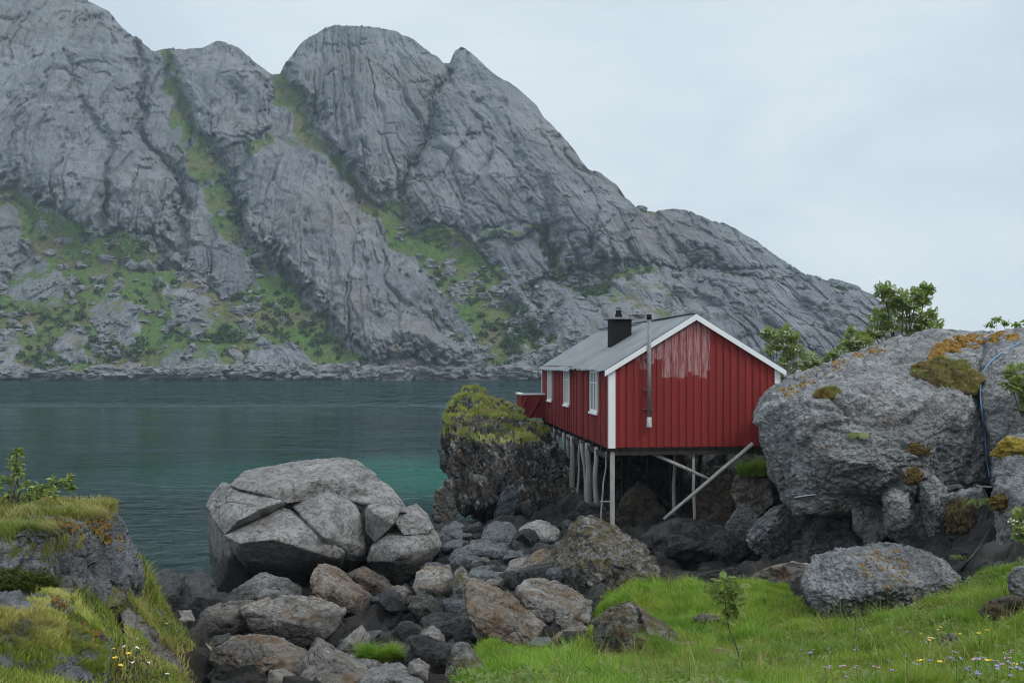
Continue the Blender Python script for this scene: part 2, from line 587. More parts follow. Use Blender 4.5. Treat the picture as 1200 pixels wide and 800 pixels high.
    for k, (poly, B, R) in enumerate(masses):
        sd = poly_sd(wx, wy, poly)
        p = np.clip(sd / (R * 0.62), 0, 1)
        D -= 1.0 * B * (0.55 * np.sqrt(np.clip(1 - (1 - p) ** 2, 0, 1)) + 0.45 * np.clip(sd / (R * 1.5), 0, 1))
        if B >= 4: rock_in = np.maximum(rock_in, sd)
    # gullies cut back into the wall
    def seg_d(pl):
        d = np.full(px.shape, 1e9)
        for (x0, y0), (x1, y1) in zip(pl[:-1], pl[1:]):
            ex, ey = x1 - x0, y1 - y0
            t = np.clip(((wx - x0) * ex + (wy - y0) * ey) / (ex * ex + ey * ey), 0, 1)
            d = np.minimum(d, np.hypot(wx - x0 - t * ex, wy - y0 - t * ey))
        return d
    for pl, dep, w in [([(190, 58), (206, 110), (226, 160), (262, 190), (278, 240), (300, 300)], 12, 9),
                       ([(327, 86), (350, 122), (385, 165), (425, 232), (470, 250), (520, 282)], 10, 9),
                       ([(278, 200), (276, 240), (300, 285), (345, 330), (400, 398)], 12, 8),
                       ([(524, 76), (512, 130), (488, 188), (470, 232)], 10, 5),
                       ([(165, 60), (160, 150), (206, 204), (216, 262), (206, 318)], 8, 6),
                       ([(545, 120), (570, 160), (560, 200), (540, 240)], 3, 4),
                       ([(640, 272), (652, 320), (630, 345), (645, 390)], 7, 6),
                       ([(80, 66), (92, 112), (114, 135), (128, 170), (124, 250)], 5, 5),
                       ([(560, 75), (556, 100), (590, 160), (640, 230), (660, 290)], 4, 5),
                       ([(980, 345), (1000, 380), (1020, 410)], 5, 5), ([(860, 316), (890, 350), (900, 400)], 5, 6), ([(760, 250), (800, 290), (850, 312)], 4, 5)]:
        D += dep * np.exp(-(seg_d(pl) / w) ** 2)
    # no hollow under a slab's foot: the ground below comes forward to meet it
    Dg = D.reshape(sh)
    fill = Dg - np.minimum.accumulate(Dg[::-1], axis=0)[::-1]
    k_ = np.ones(25) / 25
    fill = np.apply_along_axis(lambda r: np.convolve(np.pad(r, 12, 'edge'), k_, 'valid'), 1, fill)
    D = (Dg - 0.92 * fill).ravel()
    # ---- grass mask
    grass_polys = [([(186, 60), (204, 60), (214, 100), (232, 150), (262, 186), (274, 230), (288, 290), (262, 290), (240, 235), (214, 190), (200, 120)], 6),
                   ([(316, 92), (334, 84), (360, 130), (400, 180), (440, 225), (480, 248), (530, 270), (562, 292), (590, 330), (604, 372), (584, 372), (540, 330), (500, 312), (462, 296), (424, 240), (384, 186), (345, 150)], 9),
                   ([(296, 290), (318, 316), (352, 346), (392, 396), (436, 424), (445, 436), (380, 436), (350, 404), (300, 398), (262, 420), (246, 380), (272, 352), (300, 340)], 8),
                   ([(-420, 230), (-60, 212), (10, 222), (60, 246), (120, 266), (160, 280), (206, 316), (250, 345), (290, 372), (300, 400), (280, 432), (-420, 436)], 14),
                   ([(520, 280), (560, 288), (600, 330), (640, 395), (700, 372), (720, 400), (690, 432), (570, 434), (556, 400), (524, 350), (490, 306)], 12),
                   ([(600, 258), (640, 272), (700, 314), (770, 318), (800, 340), (790, 380), (740, 388), (690, 350), (650, 322), (622, 292)], 10),
                   ([(560, 278), (600, 262), (612, 268), (580, 282)], 6), ([(690, 230), (730, 250), (700, 252)], 5), ([(545, 140), (575, 150), (565, 170)], 5),
                   ([(290, 172), (318, 162), (330, 172), (300, 184)], 5), ([(985, 370), (1002, 380), (1026, 420), (1010, 424)], 4), ([(860, 322), (884, 330), (880, 345)], 4)]
    gm = np.zeros(px.shape)
    for poly, w in grass_polys:
        sd = poly_sd(wx, wy, poly)
        gm = np.maximum(gm, sstep(-w, w, sd))
    patch = fbm(q * np.array([1, 1.25, 1]) / 20, 5, 31, 0.62)
    gm = gm * sstep(-0.85, -0.05, patch + 0.35 * sstep(200, 420, py))
    gm = np.maximum(gm, 0.9 * sstep(0.42, 0.6, patch) * sstep(90, 260, py))            # tufts on ledges anywhere
    hard = sstep(3, 15, rock_in)
    inside_apron = (poly_sd(px, py, grass_polys[3][0]) > 0) | (poly_sd(px, py, grass_polys[4][0]) > 0) | (poly_sd(px, py, grass_polys[5][0]) > 0)
    gm *= 1 - hard * np.where(inside_apron, 0.72, 0.88)
    gm *= sstep(442, 431, py + 3 * patch)                                             # bare rock along the shore
    # ---- 3D points and relief
    def to3(D_):
        return np.stack([(px - CX) / F * D_, D_, CAMZ - (py - HY) / F * D_], 1)
    P = to3(D)
    rk = 1 - gm
    ca, sa = math.cos(0.42), math.sin(0.42)
    lean = sstep(330, 480, px)                                                         # strata lean: upright left, diagonal right
    ang = -0.10 - 0.42 * lean
    X, Y, Z = P.T
    U = X * np.cos(ang) - Z * np.sin(ang)
    T = X * np.sin(ang) + Z * np.cos(ang)
    wv = np.stack([fbm(P / 60, 3, 171), fbm(P / 60, 3, 172), fbm(P / 60, 3, 173)], 1)
    f1, f2, cid = worley(np.stack([U / 48, Y / 90, T / 105], 1) + 0.3 * wv, 35)
    big = 9.0 * (cid - 0.5) * sstep(0.0, 0.16, f2 - f1) * rk
    f1, f2, cid = worley(np.stack([U / 24, Y / 60, T / 70], 1) + 0.35 * wv, 36)
    big += 4.0 * (cid - 0.5) * sstep(0.0, 0.12, f2 - f1) * rk - 1.2 * (1 - sstep(0, 0.05, f2 - f1)) * rk
    A = np.stack([U / 16, Y / 40, T / 52], 1)
    d = big + 0.9 * (ridged(A, 3, 51, 0.42) - 0.7) * rk
    Bq = np.stack([U / 7, Y / 14, T / 15], 1)
    d += 0.28 * (ridged(Bq, 4, 61, 0.5) - 0.6) * (0.25 + 0.75 * rk)
    wq = np.stack([U / 7.5, Y / 14, T / 13], 1) + 0.14 * np.stack([fbm(P / 9, 2, 71), fbm(P / 9, 2, 72), fbm(P / 9, 2, 73)], 1)
    f1, f2, cid = worley(wq, 5)
    d += (1.5 * (cid - 0.5) * sstep(0.0, 0.05, f2 - f1) - 0.5 * (1 - sstep(0, 0.05, f2 - f1))) * rk * sstep(-0.25, 0.15, perlin(P / 50, 77))
    f1, f2, cid = worley(wq * 2.7 + 9, 6)
    d += 0.55 * (cid - 0.5) * sstep(0.0, 0.06, f2 - f1) * (0.2 + 0.8 * rk)
    def joint(C, sc, wob, w, gate):
        x = C / sc + wob
        f = np.abs(x - np.round(x)) * sc
        return np.exp(-(f / w) ** 2) * gate, np.floor(x + 0.5)
    w1 = 0.8 * fbm(P / np.array([45, 60, 70]), 4, 181, 0.55)
    w2 = 0.9 * fbm(P / np.array([60, 60, 40]), 4, 185, 0.55)
    g1 = sstep(-0.3, 0.12, perlin(P / 26, 191))
    g2 = sstep(0.0, 0.30, perlin(P / 22, 192))
    for (su, st, am, ww, dep, sd_) in ((26, 70, 3.0, 0.8, 2.6, 1), (11, 30, 1.1, 0.5, 1.3, 2), (4.8, 12, 0.4, 0.32, 0.5, 3)):
        gu, iu = joint(U, su, w1 * 4.5 / su + 0.10 * fbm(P / 9, 2, 196), ww, g1)
        gt, it = joint(T + 5.3 * iu + 0.35 * U, st, w2 * 6 / st + 0.10 * fbm(P / 9, 2, 197), ww, g2)
        cid = (_hash(iu.astype(np.int64), it.astype(np.int64), iu.astype(np.int64) * 0, sd_) & 1023) / 1023
        d += (am * (cid - 0.5) * (0.25 + 0.75 * rk)) - dep * np.maximum(gu, 0.8 * gt) * rk
    d += 0.16 * fbm(P / 3.2, 4, 99, 0.65)
    low = sstep(330, 436, py)
    d += sstep(428, 440, py) * 4.5 * (0.6 - worley(P / np.array([9.0, 9.0, 4.2]), 47)[0])
    d += low * 0.9 * (0.7 - worley(P / 5.5, 44)[0]) * (0.4 + 0.6 * rk)                # blocky scree low down
    edge = sstep(0, 0.006, Vv.ravel())
    D2 = D - d * edge
    lift = 0.35 * d * edge
    P = to3(D2)
    P[:, 2] += lift * sstep(0.0, 0.2, Vv.ravel())
    P[:, 2] = np.where(Vv.ravel() == 0, -1.5, P[:, 2])
    V = P.reshape(sh[0], sh[1], 3)
    # the far side: behind the skyline the ground falls away
    back = []
    last = V[-1]
    wob = fbm(np.stack([cols / 60, cols * 0, cols * 0], 1), 3, 5)
    for k in range(1, NB + 1):
        r = last.copy()
        r[:, 1] += k * 14 + 3 * wob * k
        r[:, 0] *= 1 + 0.02 * k
        r[:, 2] = last[:, 2] - (k * 3.2 + 0.35 * k * k * 3) - 2.0 * k
        r[:, 2] = np.maximum(r[:, 2], -3)
        back.append(r)
    V = np.concatenate([V, np.array(back)], 0)
    ny = V.shape[0]
    idx = np.arange(ny * NX).reshape(ny, NX)
    Fq = np.stack([idx[:-1, :-1], idx[:-1, 1:], idx[1:, 1:], idx[1:, :-1]], -1).reshape(-1, 4)
    g_all = np.concatenate([gm, np.zeros(NB * NX)])
    t = NT('mountain_rock')
    v = t.n('TexCoord').outputs['Object']
    vr = t.mapv(v, (1, 1, 1), (0, 0.36, 0))
    vs = t.mapv(vr, (1, 1, 0.3))
    n1 = t.noise(vs, 0.035, 6, 0.62, 0.5)
    c = t.mix(t.step(n1, 0.35, 0.66), (0.125, 0.136, 0.150), (0.20, 0.211, 0.226))
    c = t.mix(t.step(t.noise(v, 0.018, 5, 0.6), 0.52, 0.66, 0, 0.55), c, (0.165, 0.155, 0.142))
    c = t.mix(t.step(t.noise(vs, 0.16, 6, 0.7, 0.8), 0.5, 0.72, 0, 0.55), c, (0.090, 0.096, 0.106))
    c = t.mix(t.step(t.noise(v, 0.5, 6, 0.75), 0.5, 0.75, 0, 0.45), c, (0.095, 0.10, 0.108))
    c = t.mix(t.step(t.noise(t.mapv(vr, (1, 1, 0.10)), 0.25, 5, 0.6), 0.58, 0.72, 0, 0.45), c, (0.245, 0.25, 0.26))
    dk = t.noise(t.mapv(vr, (1, 1, 0.05), (0, 0, 0), (40, 0, 9)), 0.20, 5, 0.62)
    c = t.mix(t.step(dk, 0.54, 0.70, 0, 0.7), c, (0.060, 0.065, 0.073))
    crk = t.math('ABSOLUTE', t.math('SUBTRACT', t.noise(t.mapv(vr, (1, 1, 0.12)), 0.15, 4, 0.55, 0.0), 0.5))
    c = t.mix(t.step(crk, 0, 0.012, 0.7, 0), c, (0.045, 0.049, 0.056))
    gn = t.noise(v, 0.045, 5, 0.65)
    gcol = t.mix(t.step(gn, 0.42, 0.66), (0.078, 0.135, 0.026), (0.135, 0.118, 0.056))
    gcol = t.mix(t.step(t.noise(v, 0.55, 6, 0.75), 0.42, 0.66, 0, 0.9), gcol, (0.035, 0.058, 0.018))
    gcol = t.mix(t.step(t.noise(v, 0.8, 6, 0.75), 0.56, 0.68, 0, 0.8), gcol, (0.13, 0.132, 0.125))
    ga = t.math('ADD', t.attr('grass'), t.math('MULTIPLY', t.math('SUBTRACT', t.noise(v, 0.10, 8, 0.70), 0.5), 1.5))
    geo = t.n('SeparateXYZ', {0: t.n('NewGeometry').outputs['Normal']}).outputs[2]
    ga = t.math('ADD', ga, t.math('MULTIPLY', t.math('SUBTRACT', geo, 0.45), 0.45))
    c = t.mix(t.step(ga, 0.42, 0.60), c, gcol)
    zz = t.n('SeparateXYZ', {0: t.n('NewGeometry').outputs['Position']}).outputs[2]
    c = t.mix(t.step(t.math('ADD', zz, t.math('MULTIPLY', t.noise(v, 0.4, 3), 1.0)), 0.9, 1.5, 1, 0), c, (0.05, 0.042, 0.035))
    c = t.mix(t.step(t.math('ADD', zz, t.math('MULTIPLY', t.noise(v, 0.25, 5, 0.7), 8.0)), 5.0, 9.5, 0.6, 0), c, (0.10, 0.096, 0.09))
    f2 = t.math('ABSOLUTE', t.math('SUBTRACT', t.noise(t.mapv(vr, (1, 1, 0.3)), 0.55, 3, 0.5), 0.5))
    f3 = t.math('ABSOLUTE', t.math('SUBTRACT', t.noise(t.mapv(vr, (0.45, 1, 1.2)), 0.30, 3, 0.5), 0.5))
    gate = t.step(t.noise(v, 0.06, 3), 0.40, 0.60)
    rockm = t.math('SUBTRACT', 1.0, t.step(ga, 0.42, 0.60))
    c = t.mix(t.math('MULTIPLY', t.math('MULTIPLY', t.step(f2, 0, 0.016, 0.75, 0), gate), rockm), c, (0.045, 0.049, 0.056))
    c = t.mix(t.math('MULTIPLY', t.math('MULTIPLY', t.step(f3, 0, 0.012, 0.6, 0), gate), rockm), c, (0.05, 0.054, 0.06))
    h = t.math('ADD', t.math('ADD', t.noise(vs, 0.45, 8, 0.72), t.math('MULTIPLY', t.noise(v, 1.3, 5, 0.7), 0.5)), t.math('MULTIPLY', t.math('ADD', t.step(crk, 0, 0.02, -0.3, 0), t.step(f2, 0, 0.03, -0.3, 0)), 1.0))
    m = t.pr(c, 0.9, t.bump(h, 0.7, 1.0), Specular_IOR_Level=0.15)
    me = np_mesh('mountain', V.reshape(-1, 3), Fq, True, {'grass': g_all}, [m])
    o = link('mountain', me)
    tag(o, kind='structure')
    # points on the apron for scrub and scree
    ok = (px > -30) & (px < 1000) & (py < 440) & (py > 215)
    return P[ok], gm[ok], px[ok], py[ok]


MP, MG, MPX, MPY = build_mountain()


def blob_mass(name, label_kind, P, sizes, mat, squash=(1, 1, 1), seed=3, rough=0.35, sub=2):
    """many small lumpy clumps as one mesh"""
    d, Fc = ico(sub)
    r_ = np.random.default_rng(seed)
    n, k = len(P), len(d)
    off = r_.uniform(0, 50, (n, 1, 3))
    q = (d[None] * 1.6 + off).reshape(-1, 3)
    rr = 1 + rough * 2.0 * perlin(q, seed).reshape(n, k)
    sc = sizes[:, None, None] * np.array(squash)[None, None] * r_.uniform(0.75, 1.3, (n, 1, 3))
    V = P[:, None, :] + d[None] * rr[:, :, None] * sc
    Fa = (Fc[None] + (np.arange(n) * k)[:, None, None]).reshape(-1, 3)
    tint = np.repeat(r_.uniform(0, 1, n), k)
    o = link(name, np_mesh(name, V.reshape(-1, 3), Fa, False, {'tint': tint}, [mat]))
    tag(o, kind=label_kind)
    return o


r_ = np.random.default_rng(12)
w = np.where(MG > 0.4, 1.0, 0.0) * np.where(MPY > 330, 1.0, 0.22) * (0.35 + 1.6 * sstep(0.0, 0.3, fbm(MP / 28, 3, 55)))
w *= np.where(((MPX > 575) & (MPX < 800)), 2.2, 1.0)
ids = r_.choice(len(MP), 520, replace=False, p=w / w.sum())
ids = np.concatenate([ids])
# each scrub clump: leaf facets spread through a small volume
def leaf_cloud(P, sizes, per, leaf, mat, name, seed, flat=0.8):
    r_ = np.random.default_rng(seed)
    n = len(P)
    dirs = r_.normal(size=(n, per, 3))
    dirs /= np.linalg.norm(dirs, axis=2)[:, :, None]
    rad = r_.uniform(0.25, 1.0, (n, per, 1)) ** 0.6
    c = P[:, None] + dirs * rad * sizes[:, None, None] * np.array([1, 1, flat]) + np.array([0, 0, 0.5]) * sizes[:, None, None]
    a = r_.normal(size=(n, per, 3)); a /= np.linalg.norm(a, axis=2)[:, :, None]
    b = np.cross(a, r_.normal(size=(n, per, 3))); b /= np.linalg.norm(b, axis=2)[:, :, None]
    s = leaf * sizes[:, None, None] * r_.uniform(0.7, 1.3, (n, per, 1))
    V = np.stack([c - a * s, c + b * s * 0.6, c + a * s, c - b * s * 0.6], 2).reshape(-1, 3)
    Fq = np.arange(len(V)).reshape(-1, 4)
    tint = np.repeat(r_.uniform(0, 1, n * per), 4)
    o = link(name, np_mesh(name, V, Fq, False, {'tint': tint}, [mat]))
    return o


scrub_m = foliage_mat('far_scrub_leaves', (0.022, 0.046, 0.014), (0.055, 0.095, 0.026), None, 0.2)
o = leaf_cloud(MP[ids], r_.uniform(0.35, 1.0, len(ids)) ** 1.6 * 2.0 + 0.3, 42, 0.38, scrub_m, 'scrub', 5)
tag(o, kind='stuff')
w = np.where((MPY > 300), 1.0, 0.1) * np.where(((MPX > 500) & (MPX < 700)) | (MPX < 300), 1.0, 0.25) * np.where(MG > 0.25, 1, 0.3)
w *= (0.2 + 1.5 * sstep(0, 0.3, fbm(MP / 22, 3, 66)))
ids = r_.choice(len(MP), 1000, replace=False, p=w / w.sum())
scree_m = rock_mat('far_scree', (0.13, 0.135, 0.14), (0.21, 0.212, 0.215), rough=0.9, scale=0.3)
blob_mass('scree', 'stuff', MP[ids], r_.uniform(0.2, 1, len(ids)) ** 2.5 * 2.6 + 0.4, scree_m, (1, 1, 0.75), 4, 0.5)

r_ = np.random.default_rng(21)
ok_ = (MPY > 431) & (MPY < 439)
ids = r_.choice(np.nonzero(ok_)[0], 420, replace=False)
blob_mass('far_shore_rocks', 'stuff', MP[ids] - np.array([0, 1.0, 0.4]), r_.uniform(0.2, 1, len(ids)) ** 2.2 * 3.6 + 0.7, scree_m, (1.25, 1, 0.6), 6, 0.5, 3)

# ================================================================== WATER
def build_water():
    t = NT('fjord_water')
    pos = t.n('NewGeometry').outputs['Position']
    sep = t.n('SeparateXYZ', {0: pos})
    y = sep.outputs[1]
    base = t.mix(t.step(t.noise(t.mapv(pos, (0.02, 0.05, 1)), 1.0, 4, 0.55), 0.35, 0.65), (0.008, 0.020, 0.020), (0.012, 0.028, 0.027))
    # pale sandy bottom seen through the shallows
    v = t.n('VectorMath', {0: pos, 1: (-5.0, 61.0, 0.0)}, operation='SUBTRACT').outputs[0]
    r = t.n('VectorMath', {0: t.mapv(v, (1 / 9.0, 1 / 15.0, 1))}, operation='LENGTH').outputs['Value']
    r = t.math('ADD', r, t.math('MULTIPLY', t.math('SUBTRACT', t.noise(t.mapv(pos, (0.10, 0.10, 1)), 1.0, 5, 0.6, 0.6), 0.5), 1.3))
    sand = t.step(r, 0.28, 1.15, 1.0, 0.0)
    base = t.mix(t.math('MULTIPLY', sand, 0.95), base, (0.018, 0.095, 0.074))
    v2 = t.n('VectorMath', {0: pos, 1: (-15.0, 62.0, 0.0)}, operation='SUBTRACT').outputs[0]
    r2 = t.n('VectorMath', {0: t.mapv(v2, (1 / 15.0, 1 / 11.0, 1))}, operation='LENGTH').outputs['Value']
    base = t.mix(t.step(t.math('ADD', r2, t.math('MULTIPLY', t.noise(t.mapv(pos, (0.1, 0.1, 1)), 1, 5, 0.6), 0.6)), 0.5, 1.5, 0.5, 0.0), base, (0.014, 0.072, 0.058))
    n1 = t.noise(t.mapv(pos, (0.62, 0.95, 1), (0, 0, 0.12)), 1.0, 1, 0.5, 0.3)
    n2 = t.noise(t.mapv(pos, (0.10, 0.30, 1), (0, 0, -0.1)), 1.0, 3, 0.5, 0.3)
    n3 = t.noise(t.mapv(pos, (2.0, 3.0, 1), (0, 0, 0.1)), 1.0, 2, 0.5)
    x = sep.outputs[0]
    gn = t.noise(t.mapv(pos, (0.012, 0.05, 1)), 1.0, 4, 0.55)
    yy = t.math('ADD', y, t.math('MULTIPLY', t.math('SUBTRACT', gn, 0.5), 26.0))
    far = t.math('MULTIPLY', t.step(y, 150.0, 172.0, 0.0, 1.0), t.step(y, 262.0, 300.0, 1.0, 0.25))
    near = t.math('MULTIPLY', t.step(yy, 46.0, 58.0, 1.0, 0.0), t.step(x, -9.0, -5.0, 1.0, 0.25))
    lanes = t.step(t.noise(t.mapv(pos, (0.02, 0.12, 1)), 1.0, 4, 0.6), 0.50, 0.66)
    amp = t.math('ADD', t.math('ADD', t.math('MULTIPLY', near, 0.95), t.math('MULTIPLY', far, 0.5)), t.math('MULTIPLY', lanes, 0.22))
    amp = t.math('ADD', amp, 0.035)
    h = t.math('ADD', t.math('MULTIPLY', n1, 1.0), t.math('MULTIPLY', n3, 0.09))
    h = t.math('ADD', t.math('MULTIPLY', h, amp), t.math('MULTIPLY', n2, 0.12))
    nf = t.noise(t.mapv(pos, (0.30, 0.085, 1)), 1.0, 2, 0.5)
    h = t.math('ADD', h, t.math('MULTIPLY', t.math('MULTIPLY', nf, far), 15.0))
    nrm = t.bump(h, 1.0, 0.75)
    fr = t.n('Fresnel', {'IOR': 1.33, 'Normal': nrm}).outputs[0]
    fr = t.math('MULTIPLY', fr, 0.60)
    gl = t.n('BsdfGlossy', {'Color': (0.86, 0.95, 1.0, 1), 'Roughness': 0.06, 'Normal': nrm})
    df = t.n('BsdfDiffuse', {0: base})
    b = t.n('MixShader', {0: fr, 1: df.outputs[0], 2: gl.outputs[0]})
    t.out(b.outputs[0])
    ys = [-140, 2, 26, 30, 60, 120, 200, 300, 460, 900, 1280]
    vs, fs = [], []
    for yy in ys:
        x = 1280
        vs += [(-x, yy, 0), (x, yy, 0)]
    for k in range(len(ys) - 1):
        fs.append((2 * k, 2 * k + 1, 2 * k + 3, 2 * k + 2))
    o = link('water', np_mesh('water', vs, fs, False, mats=[t.m]))
    tag(o, kind='structure')


build_water()

# ================================================================== GROUND
GP = [  # (px, py, D) seen points
    (240, 700, 27.5), (330, 695, 27), (480, 740, 22), (480, 690, 25), (560, 640, 29), (520, 610, 33), (640, 660, 27), (720, 618, 30), (700, 560, 36),
    (650, 550, 41), (671, 586, 36.7), (699, 606, 32), (813, 608, 30.4), (830, 655, 27), (770, 640, 28.5), (800, 690, 22.5), (760, 575, 37), (860, 600, 33),
    (400, 800, 16), (600, 800, 14), (540, 770, 17.5), (800, 800, 12), (1000, 800, 10), (1190, 800, 9), (1190, 690, 15), (1000, 735, 15.8), (1080, 735, 14), (940, 690, 21), (900, 665, 24),
    (700, 745, 18), (850, 740, 16.5), (760, 700, 21), (650, 760, 17), (-80, 800, 5), (0, 800, 6), (100, 800, 7.0), (180, 790, 8.6), (0, 690, 7.5), (60, 684, 7.75), (100, 692, 8.2), (146, 702, 9.0), (165, 668, 11.5),
    (190, 705, 12.2), (203, 740, 11.6), (215, 775, 11.2), (270, 800, 13), (215, 690, 23), (330, 770, 18), (300, 740, 22), (1040, 668, 21), (1130, 660, 19.5), (985, 655, 23.5), (930, 630, 28),
    (1200, 640, 18), (880, 555, 32), (620, 700, 24), (1300, 760, 9), (1300, 660, 15)]
GX = [(-10, 14, 0.8), (-14, 20, -1.5), (-9, 23, -1.2), (-10, 29, -1.5), (-13, 36, -3), (-22, 8, 2), (-20, 14, -1), (-6.5, 33.5, -0.7), (-5, 37, -1.4), (-2.5, 39, -1.5), (-8, 45, -3), (0, 62, -4), (-3, 50, -3), (6, 58, -2),
      (20, 60, 1), (9, 48, 4.1), (3.5, 46, 3.6), (14, 40, 5.4), (20, 30, 7), (26, 20, 7), (20, 12, 6.0), (30, 40, 7), (12.5, 32, 5.6), (8, 40, 3.9), (13, 24, 4.3), (15, 18, 4.8),
      (-8, 3, 5.3), (0, 3, 5.3), (8, 3, 5.3), (14, 6, 5.2), (0, -8, 5.5), (20, -8, 5.5), (-20, -8, 4.5), (3, 8, 4.3), (-1, 9, 4.2), (1, 42, 2.5), (-40, 40, -6), (-40, 0, 0), (-40, 70, -8), (45, 70, 4), (45, 0, 8), (0, 75, -7), (-4, 21, 0.9), (-3, 27, 0.7), (9.5, 27.5, 1.5), (11.2, 26.3, 2.0), (7.6, 27.5, 1.4)]
gp = np.array([W(*p) for p in GP] + GX)
_d = np.sqrt(((gp[:, None, :2] - gp[None, :, :2]) ** 2).sum(2))
_wt = np.linalg.solve(np.block([[_d + 0.15 * np.eye(len(gp)), np.ones((len(gp), 1))], [np.ones((1, len(gp))), np.zeros((1, 1))]]), np.append(gp[:, 2], 0))


def gz(x, y):
    x, y = np.atleast_1d(x).astype(float), np.atleast_1d(y).astype(float)
    out = np.empty(len(x))
    for s in range(0, len(x), 20000):
        d = np.sqrt((x[s:s + 20000, None] - gp[None, :, 0]) ** 2 + (y[s:s + 20000, None] - gp[None, :, 1]) ** 2)
        out[s:s + 20000] = d @ _wt[:-1] + _wt[-1]
    return out


def ghit(px, py):
    """where the view ray through a pixel of the photograph meets the smooth ground"""
    D = np.linspace(3, 60, 1400)
    z = CAMZ - (py - HY) / F * D
    g = gz((px - CX) / F * D, D)
    k = np.argmax(z <= g)
    if z[k] > g[k]: k = len(D) - 1
    return np.array([(px - CX) / F * D[k], D[k], z[k]])


def wpoly(poly):
    return [tuple(ghit(*p)[:2]) for p in poly]


MEADOW = wpoly([(552, 766), (566, 756), (590, 757), (622, 763), (668, 768), (690, 762), (688, 738), (703, 708), (722, 692), (760, 684), (805, 680), (838, 691), (880, 683), (925, 690), (945, 715), (1000, 725),
                (1070, 715), (1120, 690), (1160, 672), (1250, 660), (1330, 660), (1330, 800), (1330, 880), (540, 880), (532, 800)])
TURF_LEFT = wpoly([(-120, 700), (0, 690), (60, 672), (130, 668), (150, 655), (172, 655), (184, 690), (206, 720), (222, 748), (224, 770), (225, 800), (230, 880), (-120, 880)])

XS = np.concatenate([np.arange(-42, -14, 0.3), np.arange(-14, 16, 0.1), np.arange(16, 44, 0.3)])
YS = np.concatenate([np.arange(-9, 4, 0.4), np.arange(4, 36, 0.1), np.arange(36, 48, 0.2), np.arange(48, 74, 0.5)])
gx_, gy_ = np.meshgrid(XS, YS)
gx, gy = gx_.ravel(), gy_.ravel()
g0 = gz(gx, gy)
Q = np.stack([gx, gy, g0], 1)
wob = 0.5 * fbm(Q / 1.1, 4, 12)
gmask = np.maximum(sstep(-0.12, 0.12, poly_sd(gx, gy, MEADOW) + wob * 0.55), sstep(-0.1, 0.1, poly_sd(gx, gy, TURF_LEFT) + wob * 0.35))
gmask = np.maximum(gmask, sstep(7.5, 9.5, gx) * sstep(25, 28, gy) * sstep(3.5, 4.5, g0))
wq = Q * np.array([1.0, 1.0, 1.0]) / 1.15 + 0.4 * np.stack([fbm(Q / 1.3, 3, 91), fbm(Q / 1.3, 3, 92), fbm(Q / 1.3, 3, 93)], 1)
_f1, _f2, _cid = worley(wq, 61)
_g1, _g2, _cid2 = worley(wq * 2.7 + 5, 62)
blk = 0.55 * (_cid - 0.55) * sstep(0, 0.14, _f2 - _f1) - 0.25 * (1 - sstep(0, .1, _f2 - _f1)) + 0.22 * (_cid2 - .5) * sstep(0, .16, _g2 - _g1) - .1 * (1 - sstep(0, .1, _g2 - _g1))
rockd = -0.16 + blk + 0.20 * (ridged(Q / 2.4, 5, 21, 0.55) - 0.75) + 0.16 * (0.5 - worley(Q * 0.9, 6)[0]) + 0.05 * fbm(Q * 3, 4, 24)
grd = 0.10 * fbm(Q / 1.6, 4, 25) + 0.03 * fbm(Q * 2.2, 3, 28)
gzf = g0 + rockd * (1 - gmask) + grd * gmask
G2 = gzf.reshape(gx_.shape)


def gtop(x, y):
    """height of the finished ground mesh"""
    x, y = np.atleast_1d(x), np.atleast_1d(y)
    ix = np.clip(np.searchsorted(XS, x) - 1, 0, len(XS) - 2)
    iy = np.clip(np.searchsorted(YS, y) - 1, 0, len(YS) - 2)
    fx = np.clip((x - XS[ix]) / (XS[ix + 1] - XS[ix]), 0, 1)
    fy = np.clip((y - YS[iy]) / (YS[iy + 1] - YS[iy]), 0, 1)
    return (G2[iy, ix] * (1 - fx) * (1 - fy) + G2[iy, ix + 1] * fx * (1 - fy) + G2[iy + 1, ix] * (1 - fx) * fy + G2[iy + 1, ix + 1] * fx * fy)


def build_ground():
    t = NT('shore_ground')
    v = t.n('TexCoord').outputs['Object']
    n = t.noise(v, 1.1, 6, 0.65, 0.4)
    c = t.mix(t.step(n, 0.38, 0.66), (0.012, 0.012, 0.013), (0.034, 0.030, 0.027))
    c = t.mix(t.step(t.noise(v, 3.2, 6, 0.7), 0.55, 0.7, 0, 0.8), c, (0.05, 0.035, 0.022))
    c = t.mix(t.step(t.noise(v, 0.7, 4, 0.6), 0.56, 0.66, 0, 0.5), c, (0.06, 0.058, 0.055))
    soil = t.mix(t.noise(v, 4, 5, 0.7), (0.035, 0.05, 0.012), (0.075, 0.062, 0.03))
    g = t.attr('grass')
    c = t.mix(g, c, soil)
    h = t.math('ADD', t.noise(v, 5, 8, 0.72), t.math('MULTIPLY', t.voro(v, 4.5), -0.5))
    m = t.pr(c, t.mix(g, (0.62, 0.62, 0.62), (0.95, 0.95, 0.95)), t.bump(h, 1.0, 0.14), Specular_IOR_Level=0.25)
    ny, nx = gx_.shape
    idx = np.arange(ny * nx).reshape(ny, nx)
    Fq = np.stack([idx[:-1, :-1], idx[:-1, 1:], idx[1:, 1:], idx[1:, :-1]], -1).reshape(-1, 4)
    V = np.stack([gx, gy, gzf], 1)
    tag(link('ground', np_mesh('ground', V, Fq, True, {'grass': gmask}, [m])), kind='structure')
    add_hit(V, Fq)


build_ground()

# ================================================================== CABIN
HA = math.atan2(0.109, 0.994)
CA, SA = 0.994, 0.109
HX, HYY, HZ = 3.0, 30.0, 2.0
FZ, EZ, RZ = 2.42, 4.80, 6.42
WID, LEN = 5.33, 14.7
RISE = (RZ - EZ) / (WID / 2)


